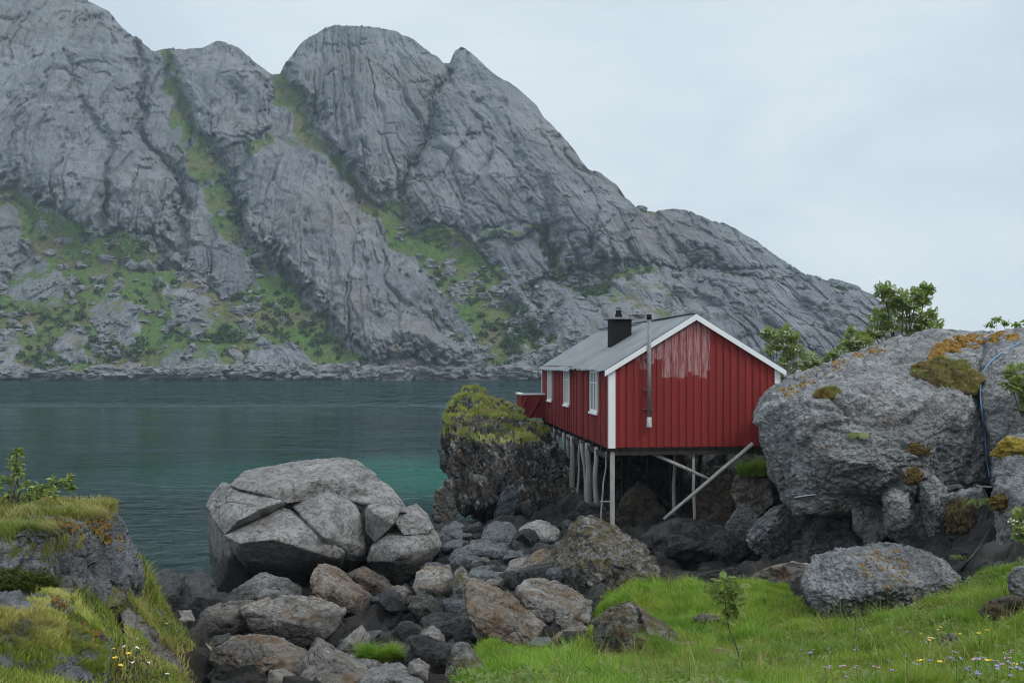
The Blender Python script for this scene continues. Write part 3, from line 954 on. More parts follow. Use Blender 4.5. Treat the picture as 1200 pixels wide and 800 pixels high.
def mat_paint(name, col, worn=None, rough=0.6, streak=0.35, dirt=(0.05, 0.02, 0.02)):
    t = NT(name)
    v = t.n('TexCoord').outputs['Object']
    vs = t.mapv(v, (9, 9, 0.7))
    s = t.noise(vs, 1.0, 6, 0.7)
    c = t.mix(t.step(s, 0.35, 0.7, 0, streak), col, tuple(x * 0.62 for x in col))
    c = t.mix(t.step(t.noise(v, 0.8, 4, 0.6), 0.5, 0.75, 0, 0.35), c, tuple(min(1, x * 1.18 + 0.006) for x in col))
    c = t.mix(t.step(t.noise(t.mapv(v, (30, 30, 2.5)), 1.0, 4, 0.7), 0.62, 0.75, 0, 0.5), c, dirt)
    spb = t.n('SeparateXYZ', {0: v})
    bid = t.math('FLOOR', t.math('DIVIDE', t.math('ADD', t.math('ADD', spb.outputs[0], spb.outputs[1]), 0.02), 0.235))
    bw_ = t.n('TexWhiteNoise', {'W': bid}, noise_dimensions='1D').outputs[0]
    if 'red' in name: c = t.mix(t.math('MULTIPLY', bw_, 0.42), c, tuple(x * 0.55 for x in col))
    r = rough
    if worn:
        sp = t.n('SeparateXYZ', {0: v})
        u, z = sp.outputs[0], sp.outputs[2]
        bi = t.math('FLOOR', t.math('DIVIDE', t.math('ADD', u, 0.02), 0.235))
        jit = t.n('TexWhiteNoise', {'W': bi}, noise_dimensions='1D').outputs[0]
        thr = t.math('ADD', 4.93, t.math('MULTIPLY', t.math('GREATER_THAN', u, 1.62), -0.44))
        thr = t.math('ADD', thr, t.math('MULTIPLY', t.math('GREATER_THAN', u, 2.43), 0.14))
        thr = t.math('ADD', thr, t.math('MULTIPLY', t.math('SUBTRACT', jit, 0.5), 0.34))
        thr = t.math('ADD', thr, t.math('MULTIPLY', t.math('SUBTRACT', t.noise(t.mapv(v, (14, 1, 1.5)), 1, 3), 0.5), 0.12))
        m = t.math('MULTIPLY', t.step(t.math('SUBTRACT', z, thr), -0.015, 0.03), t.math('LESS_THAN', u, 3.13))
        fl = t.step(t.noise(t.mapv(v, (16, 16, 1.7)), 1.0, 7, 0.74), 0.38, 0.60, 0.12, 1.0)
        m = t.math('MULTIPLY', m, fl)
        m = t.math('MULTIPLY', m, t.step(u, 0.2, 1.7, 0.5, 1.0))
        pink = t.mix(t.noise(t.mapv(v, (40, 40, 3)), 1, 4, 0.7), (0.47, 0.33, 0.33), (0.32, 0.16, 0.16))
        c = t.mix(t.math('MULTIPLY', m, 0.82), c, pink)
    nrm = t.bump(t.math('ADD', s, t.noise(t.mapv(v, (40, 40, 2)), 1, 3)), 0.25, 0.01)
    return t.pr(c, r, nrm, Specular_IOR_Level=0.3)


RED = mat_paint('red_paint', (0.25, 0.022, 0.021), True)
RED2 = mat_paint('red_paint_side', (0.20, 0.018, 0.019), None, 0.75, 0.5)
WHITE = mat_paint('white_paint', (0.74, 0.76, 0.77), None, 0.55, 0.12, (0.4, 0.4, 0.38))


def mat_wood(name, a, b):
    t = NT(name)
    v = t.n('TexCoord').outputs['Object']
    s = t.noise(t.mapv(v, (10, 10, 1.0)), 1.6, 7, 0.7, 0.4)
    c = t.mix(t.step(s, 0.3, 0.7), a, b)
    c = t.mix(t.step(t.noise(t.mapv(v, (22, 22, 1.2)), 1.0, 5, 0.7), 0.55, 0.7, 0, 0.7), c, tuple(x * 0.4 for x in a))
    return t.pr(c, 0.85, t.bump(s, 0.5, 0.02), Specular_IOR_Level=0.2)


GREYWOOD = mat_wood('weathered_wood', (0.20, 0.19, 0.178), (0.34, 0.325, 0.305))
PALEWOOD = mat_wood('pale_weathered_wood', (0.27, 0.258, 0.245), (0.42, 0.405, 0.385))
DARKWOOD = mat_wood('dark_wood', (0.022, 0.019, 0.017), (0.05, 0.043, 0.037))
t = NT('roof_sheet')
v = t.n('TexCoord').outputs['Object']
n_ = t.noise(v, 1.3, 6, 0.65)
c = t.mix(t.step(n_, 0.3, 0.7), (0.125, 0.137, 0.15), (0.185, 0.20, 0.215))
c = t.mix(t.step(t.noise(t.mapv(v, (1.2, 12, 1)), 1.0, 5, 0.7), 0.55, 0.7, 0, 0.4), c, (0.075, 0.08, 0.085))
ROOF = t.pr(c, 0.6, t.bump(t.noise(v, 9, 5, 0.7), 0.3, 0.02), Specular_IOR_Level=0.4)
t = NT('black_flue_metal')
v = t.n('TexCoord').outputs['Object']
BLACK = t.pr(t.mix(t.noise(v, 5, 5, 0.7), (0.006, 0.006, 0.006), (0.016, 0.015, 0.015)), 0.8, Specular_IOR_Level=0.2)
t = NT('grey_galvanised')
v = t.n('TexCoord').outputs['Object']
GALV = t.pr(t.mix(t.step(t.noise(t.mapv(v, (8, 8, 1.5)), 1.2, 5, 0.7), 0.35, 0.7), (0.13, 0.137, 0.15), (0.23, 0.24, 0.255)), 0.5)
t = NT('window_glass')
v = t.n('TexCoord').outputs['Object']
GLASS = t.pr(t.mix(t.noise(v, 2.0, 3), (0.06, 0.07, 0.075), (0.14, 0.155, 0.16)), 0.06, Specular_IOR_Level=0.6)
t = NT('rusty_metal')
v = t.n('TexCoord').outputs['Object']
RUST = t.pr(t.mix(t.noise(v, 12, 5, 0.7), (0.14, 0.085, 0.06), (0.25, 0.2, 0.17)), 0.7)


def build_cabin():
    root = bpy.data.objects.new('cabin', None)
    COL.objects.link(root)
    root.location = (HX, HYY, HZ)
    root.rotation_euler = (0, 0, HA)
    tag(root, 'red boarded cabin with grey roof and white trim standing on timber stilts over the rocks', 'cabin')
    R = lambda u: EZ + RISE * (WID / 2 - abs(u - WID / 2))
    # gable wall towards the camera: board and batten
    m = MB()
    bw = 0.235
    n = int(WID / bw) + 1
    for k in range(n):
        a, b = max(0.08, k * bw), min(WID - 0.08, (k + 1) * bw)
        if b <= a: continue
        for (p, q, y0, y1) in ((a, b - 0.002, 0.004, 0.03), (a + 0.052 + random.uniform(-.006, .006), b - 0.042 + random.uniform(-.006, .006), -0.024 + random.uniform(-.004, .004), 0.0035)):
            if q - p < 0.02: continue
            cuts = [p, q] if not (p < WID / 2 < q) else [p, WID / 2, q]
            for c0, c1 in zip(cuts[:-1], cuts[1:]):
                zb = FZ - 0.03 + random.uniform(-.012, .012)
                m.hexa([(c0, y0, zb), (c1, y0, zb), (c1, y1, zb), (c0, y1, zb)],
                       [(c0, y0, R(c0) - 0.03), (c1, y0, R(c1) - 0.03), (c1, y1, R(c1) - 0.03), (c0, y1, R(c0) - 0.03)])
    m.build('gable_wall', RED, root)
    # long side wall, irregular upright boards
    win = [(1.72, 3.0), (7.28, 8.45), (11.75, 12.85)]
    wz0, wz1 = FZ + 0.93, EZ - 0.08
    m = MB()
    y = 0.06
    while y < LEN - 0.05:
        bwid = random.choice((0.12, 0.15, 0.18, 0.2))
        y2 = min(y + bwid, LEN - 0.03)
        x0 = -random.choice((0.0, 0.006, 0.03, 0.034)) - 0.012
        dz = random.uniform(-0.03, 0.02)
        spans = [(FZ - 0.05 + dz, EZ + 0.04)]
        for a, b in win:
            if y2 > a + 0.02 and y < b - 0.02: spans = [(FZ - 0.05 + dz, wz0 + 0.02), (wz1 - 0.02, EZ + 0.04)]
        for z0, z1 in spans: m.box(x0, 0.03, y, y2 - 0.004, z0, z1)
        y = y2
    m.build('side_wall', RED2, root)
    m = MB()
    m.box(WID - 0.03, WID + 0.02, 0.06, LEN - 0.05, FZ - 0.05, EZ)
    for k in range(60): m.box(WID + 0.021, WID + 0.045, 0.1 + k * 0.24, 0.23 + k * 0.24, FZ - 0.05, EZ)
    m.build('side_wall', RED2, root)
    m = MB()
    m.hexa([(0.03, LEN - 0.03, FZ), (WID / 2, LEN - 0.03, FZ), (WID / 2, LEN, FZ), (0.03, LEN, FZ)],
           [(0.03, LEN - 0.03, EZ - .03), (WID / 2, LEN - 0.03, RZ - .05), (WID / 2, LEN, RZ - .05), (0.03, LEN, EZ - .03)])
    m.hexa([(WID / 2, LEN - 0.03, FZ), (WID - .03, LEN - 0.03, FZ), (WID - .03, LEN, FZ), (WID / 2, LEN, FZ)],
           [(WID / 2, LEN - 0.03, RZ - .05), (WID - .03, LEN - 0.03, EZ - .03), (WID - .03, LEN, EZ - .03), (WID / 2, LEN, RZ - .05)])
    m.build('back_gable_wall', RED2, root)
    for (x0, x1, y0, y1, zt) in ((-0.05, 0.155, -0.05, 0.11, EZ - 0.02), (WID - 0.125, WID + 0.05, -0.05, 0.11, EZ - 0.03), (-0.05, 0.1, LEN - 0.12, LEN + 0.03, EZ - 0.02), (WID - 0.1, WID + 0.05, LEN - 0.12, LEN + 0.03, EZ - 0.02)):
        m = MB()
        m.box(x0, x1, y0, y1, FZ - 0.06, zt)
        m.build('corner_board', WHITE, root, bevel=0.006)
    # roof: near half sits slightly prouder than the far half
    roof_o = None
    for side in (-1, 1):
        for (v0, v1, lift, over, rag) in ((-0.14, 6.3, 0.075, 0.20, 0.05), (6.26, LEN + 0.2, 0.03, 0.26, 0.012)):
            nv = int((v1 - v0) / 0.16)
            us = np.linspace(0, WID / 2 + over, 10)
            m = MB()
            vv = np.linspace(v0, v1, nv)
            P = []
            for th in (0.0, -0.035):
                for j, y in enumerate(vv):
                    for i, d in enumerate(us):
                        dd = d + (rag * random.uniform(-0.5, 1) + 0.5 * rag * math.sin(y * 2.1) if i == len(us) - 1 else 0)
                        z = RZ + lift - RISE * dd + th + 0.014 * (j % 2) + 0.012 * math.sin(y * 1.3 + d)
                        P.append((WID / 2 + side * dd, y, z))
            fs = []
            nu = len(us)
            o2 = nu * nv
            for j in range(nv - 1):
                for i in range(nu - 1):
                    a = j * nu + i
                    q = (a, a + 1, a + nu + 1, a + nu)
                    fs.append(q if side < 0 else q[::-1])
                    fs.append(tuple(o2 + k for k in (q[::-1] if side < 0 else q)))
            for j in range(nv - 1):
                for i in (0, nu - 1):
                    a = j * nu + i
                    fs.append((a, a + nu, o2 + a + nu, o2 + a))
            for j in (0, nv - 1):
                for i in range(nu - 1):
                    a = j * nu + i
                    fs.append((a, a + 1, o2 + a + 1, o2 + a))
            m.add(P, fs)
            r = m.build('roof', ROOF, root, smooth=False)
            if side < 0 and v0 < 0: roof_o = r
    m = MB()
    m.box(WID / 2 - 0.1, WID / 2 + 0.1, -0.1, LEN + 0.2, RZ + 0.075, RZ + 0.098)
    m.build('ridge_cap', ROOF, root)
    for side in (-1, 1):
        m = MB()
        e = WID / 2 + 0.20
        pts = [(0.0, RZ + 0.045), (e, RZ + 0.045 - RISE * e), (e, RZ - 0.12 - RISE * e), (0.0, RZ - 0.135)]
        f = [(WID / 2 + side * p, -0.17, z) for p, z in pts]
        b = [(WID / 2 + side * p, -0.142, z) for p, z in pts]
        m.add(f + b, [(0, 1, 2, 3), (7, 6, 5, 4), (0, 4, 5, 1), (1, 5, 6, 2), (2, 6, 7, 3), (3, 7, 4, 0)])
        m.build('bargeboard', WHITE, root, bevel=0.004)
    m = MB()
    m.box(-0.24, -0.16, -0.13, 6.3, EZ - 0.16, EZ - 0.06)
    # windows
    for (a, b) in win:
        m = MB()
        x = -0.045
        ft = 0.085
        for (y0, y1, z0, z1) in ((a, b, wz1 - ft, wz1), (a, b, wz0, wz0 + ft), (a, a + ft, wz0 + ft, wz1 - ft), (b - ft, b, wz0 + ft, wz1 - ft)):
            m.box(x - 0.022, 0.02, y0, y1, z0, z1)
        wdw = m.build('window', WHITE, root, bevel=0.004)
        m = MB()
        m.box(x - 0.07, x + 0.05, a - 0.04, b + 0.04, wz0 - 0.07, wz0 - 0.002)
        m.build('sill', WHITE, wdw, bevel=0.004)
        m = MB()
        mid = (a + b) / 2
        m.box(x - 0.012, 0.015, mid - 0.03, mid + 0.03, wz0 + ft + .002, wz1 - ft - .002)
        for yy in (a + (b - a) * 0.27, a + (b - a) * 0.73): m.box(x - 0.008, 0.012, yy - 0.018, yy + 0.018, wz0 + ft + .003, wz1 - ft - .003)
        m.box(x - 0.006, 0.010, a + ft, b - ft, wz0 + 0.95, wz0 + 0.98)
        m.build('muntin', WHITE, wdw, bevel=0.003)
        m = MB()
        m.box(-0.04, 0.0, a + ft - 0.01, b - ft + 0.01, wz0 + ft - 0.01, wz1 - ft + 0.01)
        m.build('pane', GLASS, wdw)
    # chimney
    m = MB()
    cu, cv = 1.40, 5.0
    m.box(cu - 0.36, cu + 0.36, cv - 0.36, cv + 0.36, R(cu - 0.36) - 0.05, 6.50)
    ch = m.build('chimney', BLACK, root, bevel=0.02)
    m = MB()
    m.box(cu - 0.48, cu + 0.48, cv - 0.48, cv + 0.48, 6.502, 6.58)
    m.build('cap', GALV, ch, bevel=0.015)
    m = MB()
    m.tube([(cu - 0.03, cv, 6.57), (cu - 0.03, cv, 6.70), (cu - 0.03, cv, 6.71), (cu - 0.03, cv, 6.84)], [0.13, 0.13, 0.10, 0.10], 14)
    m.build('flue', BLACK, ch)
    m = MB()
    m.tube([(cu + 0.40, cv + 0.1, 6.25), (cu + 0.44, cv + 0.1, 6.50), (cu + 0.42, cv + 0.1, 6.70)], [0.03, 0.05, 0.07], 8)
    m.tube([(cu + 0.38, cv + 0.1, 6.36), (cu + 0.50, cv + 0.1, 6.34)], [0.07, 0.05], 8)
    m.build('bracket', RUST, ch)
    # stove pipe on the gable
    pu, pv = 1.175, -0.17
    m = MB()
    m.tube([(pu, pv, 3.32), (pu, pv, 6.30)], 0.062, 14)
    sp = m.build('stovepipe', GALV, root, smooth=True)
    m = MB()
    m.tube([(pu, pv, 6.302), (pu, pv, 6.45)], 0.078, 14)
    m.build('cap', BLACK, sp, smooth=True)
    m = MB()
    m.tube([(pu, pv, 3.0), (pu, pv, 3.03), (pu, pv, 3.12), (pu, pv, 3.14), (pu, pv, 3.318)], [0.085, 0.085, 0.085, 0.075, 0.075], 14)
    t = NT('pale_clay_pipe')
    m.build('end_piece', t.pr(t.mix(t.noise(t.n('TexCoord').outputs['Object'], 8, 4), (0.30, 0.31, 0.32), (0.42, 0.43, 0.44)), 0.6), sp, smooth=True)
    for z in (3.56, 4.13, 5.1):
        m = MB()
        m.box(pu - 0.15, pu + 0.14, -0.105, -0.03, z - 0.012, z + 0.012)
        m.build('bracket', RUST, sp)
    # floor frame
    m = MB()
    m.box(0.0, WID, 0.02, LEN, FZ - 0.10, FZ - 0.02)
    for k in range(11): m.box(0.02, WID - 0.02, 0.06 + k * 1.44, 0.20 + k * 1.44, FZ - 0.28, FZ - 0.102)
    m.box(-0.03, 0.12, 0.25, LEN, FZ - 0.42, FZ - 0.282)
    m.box(WID - 0.15, WID - 0.01, 0.25, LEN, FZ - 0.42, FZ - 0.282)
    m.build('floor_frame', DARKWOOD, root)
    # balcony at the far left corner
    m = MB()
    b0, b1 = -1.12, -0.02
    vb = LEN - 1.0
    m.box(b0, b1, vb, vb + 0.05, FZ + 0.10, FZ + 1.12)
    m.box(b0, b0 + 0.05, vb + .052, vb + 1.6, FZ + 0.10, FZ + 1.12)
    m.box(b0 + .052, b1, vb + .052, vb + 1.6, FZ + 0.12, FZ + 0.2)
    bal = m.build('balcony', RED2, root)
    m = MB()
    m.box(b0 - 0.06, b1, vb - 0.06, vb + 0.12, FZ + 1.122, FZ + 1.19)
    m.box(b0 - 0.06, b0 + 0.12, vb + 0.122, vb + 1.6, FZ + 1.122, FZ + 1.19)
    m.build('rail', WHITE, bal)
    for (xa, za, xb, zb) in ((b0 - 0.22, FZ + 0.1, b0 + 0.30, FZ + 1.05), (b0 + 0.35, FZ + 0.1, b0 + 0.85, FZ + 0.95)):
        m = MB()
        m.tube([(xa, vb - 0.07, za), (xb, vb - 0.07, zb)], 0.05, 6)
        m.build('strut', RED2, bal)
    # stilts
    def loc(px, v):
        r = (px - CX) / F
        return (r * (30 + .994 * v) - 3 + .109 * v) / (.994 - .109 * r)
    def bottom(u, v):
        return float(gtop(HX + CA * u - SA * v, HYY + SA * u + CA * v)[0]) - HZ - 0.15
    def post(px, v, rad, top=FZ - 0.2, lean=(0, 0), mat=GREYWOOD, square=False, px2=None):
        rad = rad * 0.85
        u = loc(px, v)
        ub = loc(px2, v) if px2 else u
        zb = min(bottom(ub, v + lean[1]), top - 0.3)
        m = MB()
        if square:
            m.box(u - rad, u + rad, v - rad, v + rad, zb, top)
            m.build('stilt', mat, root, bevel=0.006)
        else:
            P = []
            for k in range(7):
                s = k / 6
                P.append((ub + (u - ub) * s + random.uniform(-1, 1) * 0.03, v + lean[1] * (1 - s), zb + (top - zb) * s))
            m.tube(P, [rad * (1.12 - 0.2 * k / 6) for k in range(7)], 9, jit=0.07)
            m.build('stilt', mat, root, smooth=True)
    post(717.5, 0.09, 0.075, FZ - 0.065, mat=PALEWOOD, square=True)
    m = MB(); m.box(-0.07, 0.2, -0.03, 0.22, FZ - 0.14, FZ - 0.064); m.build('bearing_plate', BLACK, root)
    for px, v, rad, p2 in ((650, 11.1, .075, 651), (655.5, 10.0, .05, 652), (661, 8.5, .08, 663), (665.5, 7.9, .085, 668.5), (671, 6.8, .125, 671), (680, 5.2, .05, 676), (689, 3.7, .15, 689.5), (698.5, 2.15, .10, 698.5)):
        post(px, v, rad, px2=p2)
    post(682, 3.7, .07, px2=689)
    post(667, 7.4, .05, px2=676)
    post(711, 0.5, .028, px2=702)
    for px, v, rad, mt in ((813.5, 0.18, .055, PALEWOOD), (790, 1.2, .07, GREYWOOD), (786, 2.2, .05, DARKWOOD), (820, 2.5, .08, DARKWOOD), (798, 4.0, .09, DARKWOOD), (759, 4.0, .06, DARKWOOD), (738, 6.0, .08, DARKWOOD), (729, 3.0, .04, DARKWOOD), (770, 8.0, .1, DARKWOOD), (850, 5.0, .1, DARKWOOD)):
        post(px, v, rad, mat=mt)
    for (pa, za, pb, zb, v0, v1, r0, mt) in ((749, 524, 833, 562, 0.25, 0.15, 0.065, PALEWOOD), (882, 520, 778, 608, -0.15, -0.35, 0.07, PALEWOOD)):
        def lp(px, py, v):
            u = loc(px, v)
            D = HYY + SA * u + CA * v
            return (u, v, CAMZ - (py - HY) / F * D - HZ)
        A, B = Vector(lp(pa, za, v0)), Vector(lp(pb, zb, v1))
        m = MB()
        m.tube([A + (B - A) * k / 6 + Vector((0, 0, random.uniform(-1, 1) * 0.012)) for k in range(7)], [r0 * (1 - 0.04 * k) for k in range(7)], 9, jit=0.06)
        m.build('brace', mt, root, smooth=True)
    m = MB()
    u0 = loc(703, 0.3)
    m.tube([(u0, 0.3, FZ - 1.72), (0.1, 0.15, FZ - 1.70)], 0.03, 6)
    m.build('brace', GREYWOOD, root)
    return root


build_cabin()

# ================================================================== ROCKS
M_PALE = rock_mat('pale_grey_granite', (0.20, 0.196, 0.192), (0.285, 0.28, 0.276), white=0.3, orange=0.3, rust=0.34, rough=0.8, tide=1.7, scale=1.3)
M_GREY = rock_mat('grey_shore_rock', (0.165, 0.155, 0.142), (0.275, 0.262, 0.245), white=0.45, orange=0.55, rust=0.62, tide=1.35, scale=1.4)
M_RUSTY = rock_mat('rust_stained_rock', (0.165, 0.142, 0.118), (0.255, 0.23, 0.205), white=0.2, orange=0.6, rust=0.75, tide=1.3, scale=1.3)
M_BLUE = rock_mat('smooth_blue_grey_rock', (0.065, 0.074, 0.084), (0.135, 0.147, 0.162), white=0.1, rust=0.12, rough=0.6, pits=0.25, spec=0.45, scale=1.2)
M_BLACK = rock_mat('wet_black_rock', (0.014, 0.014, 0.015), (0.038, 0.037, 0.038), rust=0.2, rough=0.42, pits=0.3, spec=0.55, scale=1.5)
M_COARSE = rock_mat('coarse_grey_rock', (0.155, 0.16, 0.166), (0.285, 0.29, 0.298), white=0.25, orange=0.35, rust=0.1, rough=0.88, pits=1.6, speck=0.6, scale=1.1)
M_DOME = rock_mat('pitted_grey_rock', (0.175, 0.178, 0.183), (0.32, 0.325, 0.333), white=0.35, orange=0.3, rust=0.25, rough=0.88, pits=1.3, speck=0.5, scale=0.9)
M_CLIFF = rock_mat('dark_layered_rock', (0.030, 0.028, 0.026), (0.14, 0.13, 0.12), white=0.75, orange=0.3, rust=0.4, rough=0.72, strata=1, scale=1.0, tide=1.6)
M_MOSSY = rock_mat('moss_and_lichen_rock', (0.10, 0.098, 0.095), (0.25, 0.245, 0.235), white=0.6, orange=0.3, rust=0.4, moss=0.72, rough=0.8, scale=1.5)
M_LEDGE = rock_mat('ledge_rock', (0.14, 0.15, 0.165), (0.25, 0.26, 0.275), white=0.4, orange=0.45, rust=0.15, rough=0.85, pits=0.8, speck=0.5, scale=2.4)
M_BROWN = rock_mat('dark_brown_rock', (0.055, 0.045, 0.036), (0.11, 0.092, 0.075), white=0.15, rust=0.5, rough=0.75, scale=1.2)  # dark brown rock colour with rust stains and a little pale lichen

LOCS = {}


def K(p=18, sub=6, chips=4, amp=.05, fine=.012, crack=.03, seed=1, knob=0.0, **k):
    return dict(p=p, sub=sub, chips=chips, amp=amp, fine=fine, crack=crack, seed=seed, knob=knob, **k)


# the great cracked boulder in the water's edge
D0 = 28.0
PC = [
    (px_hull([(270, 569, .3), (286, 552, 1.4), (318, 546, 2.0), (345, 542, 2.3), (400, 537, 2.4), (418, 540, 2.2), (438, 556, 1.6), (442, 574, 1.3), (412, 582, 1.0), (372, 585, .7), (336, 589, -.3), (312, 578, -.2)], D0, [(370, 562, .2)], 2.4, 0.9), K(40, 7, 2, .035, .012, .04, 11, grow=1.03)),
    (px_hull([(244, 592, .7), (250, 580, 1.2), (262, 567, 1.0), (285, 573, .5), (312, 582, 0), (335, 590, -.6), (304, 597, -1.2), (280, 608, -1.4), (264, 624, -1.2), (252, 607, -.3)], D0, [], 2.2, 0.85), K(40, 7, 3, .03, .010, .04, 12, grow=1.07)),
    (px_hull([(266, 627, -1.2), (278, 614, -.6), (298, 602, .2), (340, 592, .1), (354, 600, -.2), (362, 620, -.8), (373, 634, -1.4), (399, 646, -1.3), (396, 666, -.4), (362, 684, -.2), (340, 680, -.6), (298, 670, -.9), (280, 650, -1.3)], D0,
             [(285, 636, -2.1), (322, 632, -2.4), (370, 637, -2.1), (392, 650, -1.7)], 2.6, 0.8), K(44, 7, 3, .03, .010, .045, 13, grow=1.07)),
    (px_hull([(346, 594, .0), (358, 580, .5), (400, 572, .7), (413, 580, .5), (420, 604, .0), (427, 640, -.3), (426, 652, -.2), (412, 664, 0), (396, 660, -.6), (376, 634, -1.4), (360, 612, -.8)], D0, [(386, 598, -.9), (380, 628, -1.9)], 2.4, 0.8), K(40, 7, 3, .03, .012, .03, 14, grow=1.07)),
    (px_hull([(428, 594, -.1), (440, 590, 0), (468, 598, -.1), (460, 614, -.5), (440, 634, -.6), (430, 624, -.3)], D0, [(446, 606, -.9)], 2.0, 0.85), K(32, 6, 4, .04, .014, .05, 15, grow=1.07)),
    (px_hull([(396, 572, .9), (420, 557, 1.6), (436, 557, 1.7), (455, 570, 1.4), (470, 588, .8), (477, 600, .3), (462, 598, 0), (432, 588, .2), (412, 586, .4)], D0, [], 2.4, 0.9), K(36, 6, 4, .04, .012, .04, 16, grow=1.07)),
    (px_hull([(464, 612, -.2), (472, 596, .6), (488, 591, .9), (500, 602, .7), (507, 618, .2), (500, 624, 0), (474, 626, -.4)], D0, [], 2.2, 0.85), K(32, 6, 4, .04, .012, .04, 17, grow=1.07)),
    (px_hull([(432, 656, -.9), (438, 638, -.6), (456, 626, -.1), (482, 622, .1), (508, 621, .3), (516, 640, .1), (502, 658, -.2), (488, 668, -.4), (466, 686, -.5), (450, 678, -.7)], D0, [(462, 650, -1.5)], 2.4, 0.85), K(36, 7, 4, .04, .012, .04, 18, grow=1.07)),
    (px_hull([(255, 606), (300, 576), (420, 566), (470, 600), (490, 640), (462, 676), (300, 684), (270, 650)], D0 + 0.35, [(380, 620, -.4), (440, 620, -.3)], 2.6, 0.95), K(14, 7, 3, .05, .012, .03, 19, block=.06)),
    (px_hull([(244, 597, 1.0), (253, 608, .1), (266, 630, -.4), (294, 672, -.4), (296, 700, -.2), (250, 704, .3), (247, 640, .9)], D0, [(272, 650, -.8)], 2.4, 0.95), K(14, 6, 3, .05, .012, .03, 20, grow=1.05)),
]
rock('cracked_boulder', 'huge pale cracked boulder at the water, largest on the left shore', 'boulder', PC, M_PALE, hit=True)

# the rock under the cabin's far end
PC = [
    (px_hull([(524, 520, 0), (527, 494, 1), (536, 473, 3), (552, 462, 5), (576, 472, 5), (606, 494, 5), (640, 512, 3.5), (652, 522, 2), (662, 545, 1), (672, 585, 0), (640, 614, -1.5), (590, 616, -2), (548, 606, -1.5), (532, 570, -.6)], 36.5,
             [(545, 508, -.6), (590, 520, -1.6), (640, 530, -.5), (600, 590, -2.4)], 8, 0.9), K(16, 8, 7, .09, .03, .05, 31, aniso=(2.4, 1.6, .55), rot=-.22, block=.17)),
    (px_hull([(640, 540, 0), (700, 520, 2), (760, 530, 4), (770, 580, 1), (730, 615, -1), (660, 610, -2)], 37, [], 6, .9), K(14, 7, 8, .12, .03, .05, 32, block=.14)),
]
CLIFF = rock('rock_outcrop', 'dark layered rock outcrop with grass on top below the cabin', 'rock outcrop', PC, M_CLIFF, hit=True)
for nm, lab, ol, D, fr, th, mt, k in [
    ('rock', 'brownish spiky rock standing at the foot of the dark outcrop by the water', [(507, 604), (510, 574), (520, 569), (532, 580), (536, 600), (530, 616), (512, 616)], 33, [], 1.0, M_MOSSY, K(16, 6, 6, .10, .03, .05, 41, block=0.12)),
    ('rock', 'blue grey blade of rock leaning against the dark outcrop', [(577, 606), (590, 574), (602, 566), (608, 580), (602, 606), (590, 610)], 33.2, [], .8, M_BLUE, K(16, 6, 6, .09, .03, .05, 42, block=0.08)),
    ('rock', 'black wet rock at the foot of the thick stilt', [(664, 605), (682, 588), (704, 590), (718, 606), (700, 622), (670, 620)], 31, [], 1.4, M_BLACK, K(14, 6, 6, .1, .02, .05, 43, block=0.1)),
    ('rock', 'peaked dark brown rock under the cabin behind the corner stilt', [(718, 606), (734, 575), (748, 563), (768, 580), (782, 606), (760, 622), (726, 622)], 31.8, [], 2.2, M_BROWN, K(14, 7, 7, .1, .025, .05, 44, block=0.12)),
    ('rock', 'low wet black slab below the long slanting brace', [(742, 640), (775, 612), (820, 606), (872, 628), (905, 660), (860, 680), (790, 678), (750, 668)], 27.5, [(810, 640, -1.2)], 3, M_BLACK, K(12, 7, 7, .1, .03, .05, 45, block=0.14)),
    ('rock', 'flat black shelf of rock touching the far edge of the meadow', [(806, 690), (815, 672), (860, 664), (900, 674), (905, 694), (850, 702)], 23.6, [], 1.5, M_BLACK, K(14, 6, 6, .08, .02, .05, 46, block=0.1)),
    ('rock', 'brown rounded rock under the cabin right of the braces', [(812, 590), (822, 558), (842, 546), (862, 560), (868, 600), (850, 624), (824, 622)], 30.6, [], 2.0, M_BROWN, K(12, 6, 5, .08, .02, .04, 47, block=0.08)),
    ('rock', 'brown rock with a grass tuft on top beside the dome rock', [(855, 575), (862, 556), (888, 552), (902, 562), (908, 590), (890, 606), (866, 600)], 29.5, [], 2.0, M_GREY, K(12, 6, 5, .08, .02, .05, 48, block=0.1)),
    ('rock', 'triangular grey rock leaning under the brown tufted rock', [(845, 622), (866, 590), (878, 592), (894, 612), (884, 632), (858, 634)], 28, [], 1.0, M_COARSE, K(20, 6, 4, .05, .02, .03, 49)),
    ('rock', 'jagged two lobed grey rock in front of the dark cave', [(873, 628), (888, 610), (908, 592), (918, 590), (930, 606), (932, 632), (918, 652), (900, 656), (880, 640)], 26.5, [(900, 618, -.7)], 1.3, M_COARSE, K(18, 7, 7, .09, .02, .06, 50, block=0.12)),
    ('rock', 'low pale slab of rock between the cave and the big meadow boulder', [(872, 684), (890, 668), (930, 656), (960, 664), (950, 690), (900, 694)], 21.8, [], 1.6, M_GREY, K(18, 6, 5, .07, .02, .06, 51, block=0.08)),
]:
    rock(nm, lab, 'rock', [(px_hull(ol, D, fr, th), k)], mt, hit=True)

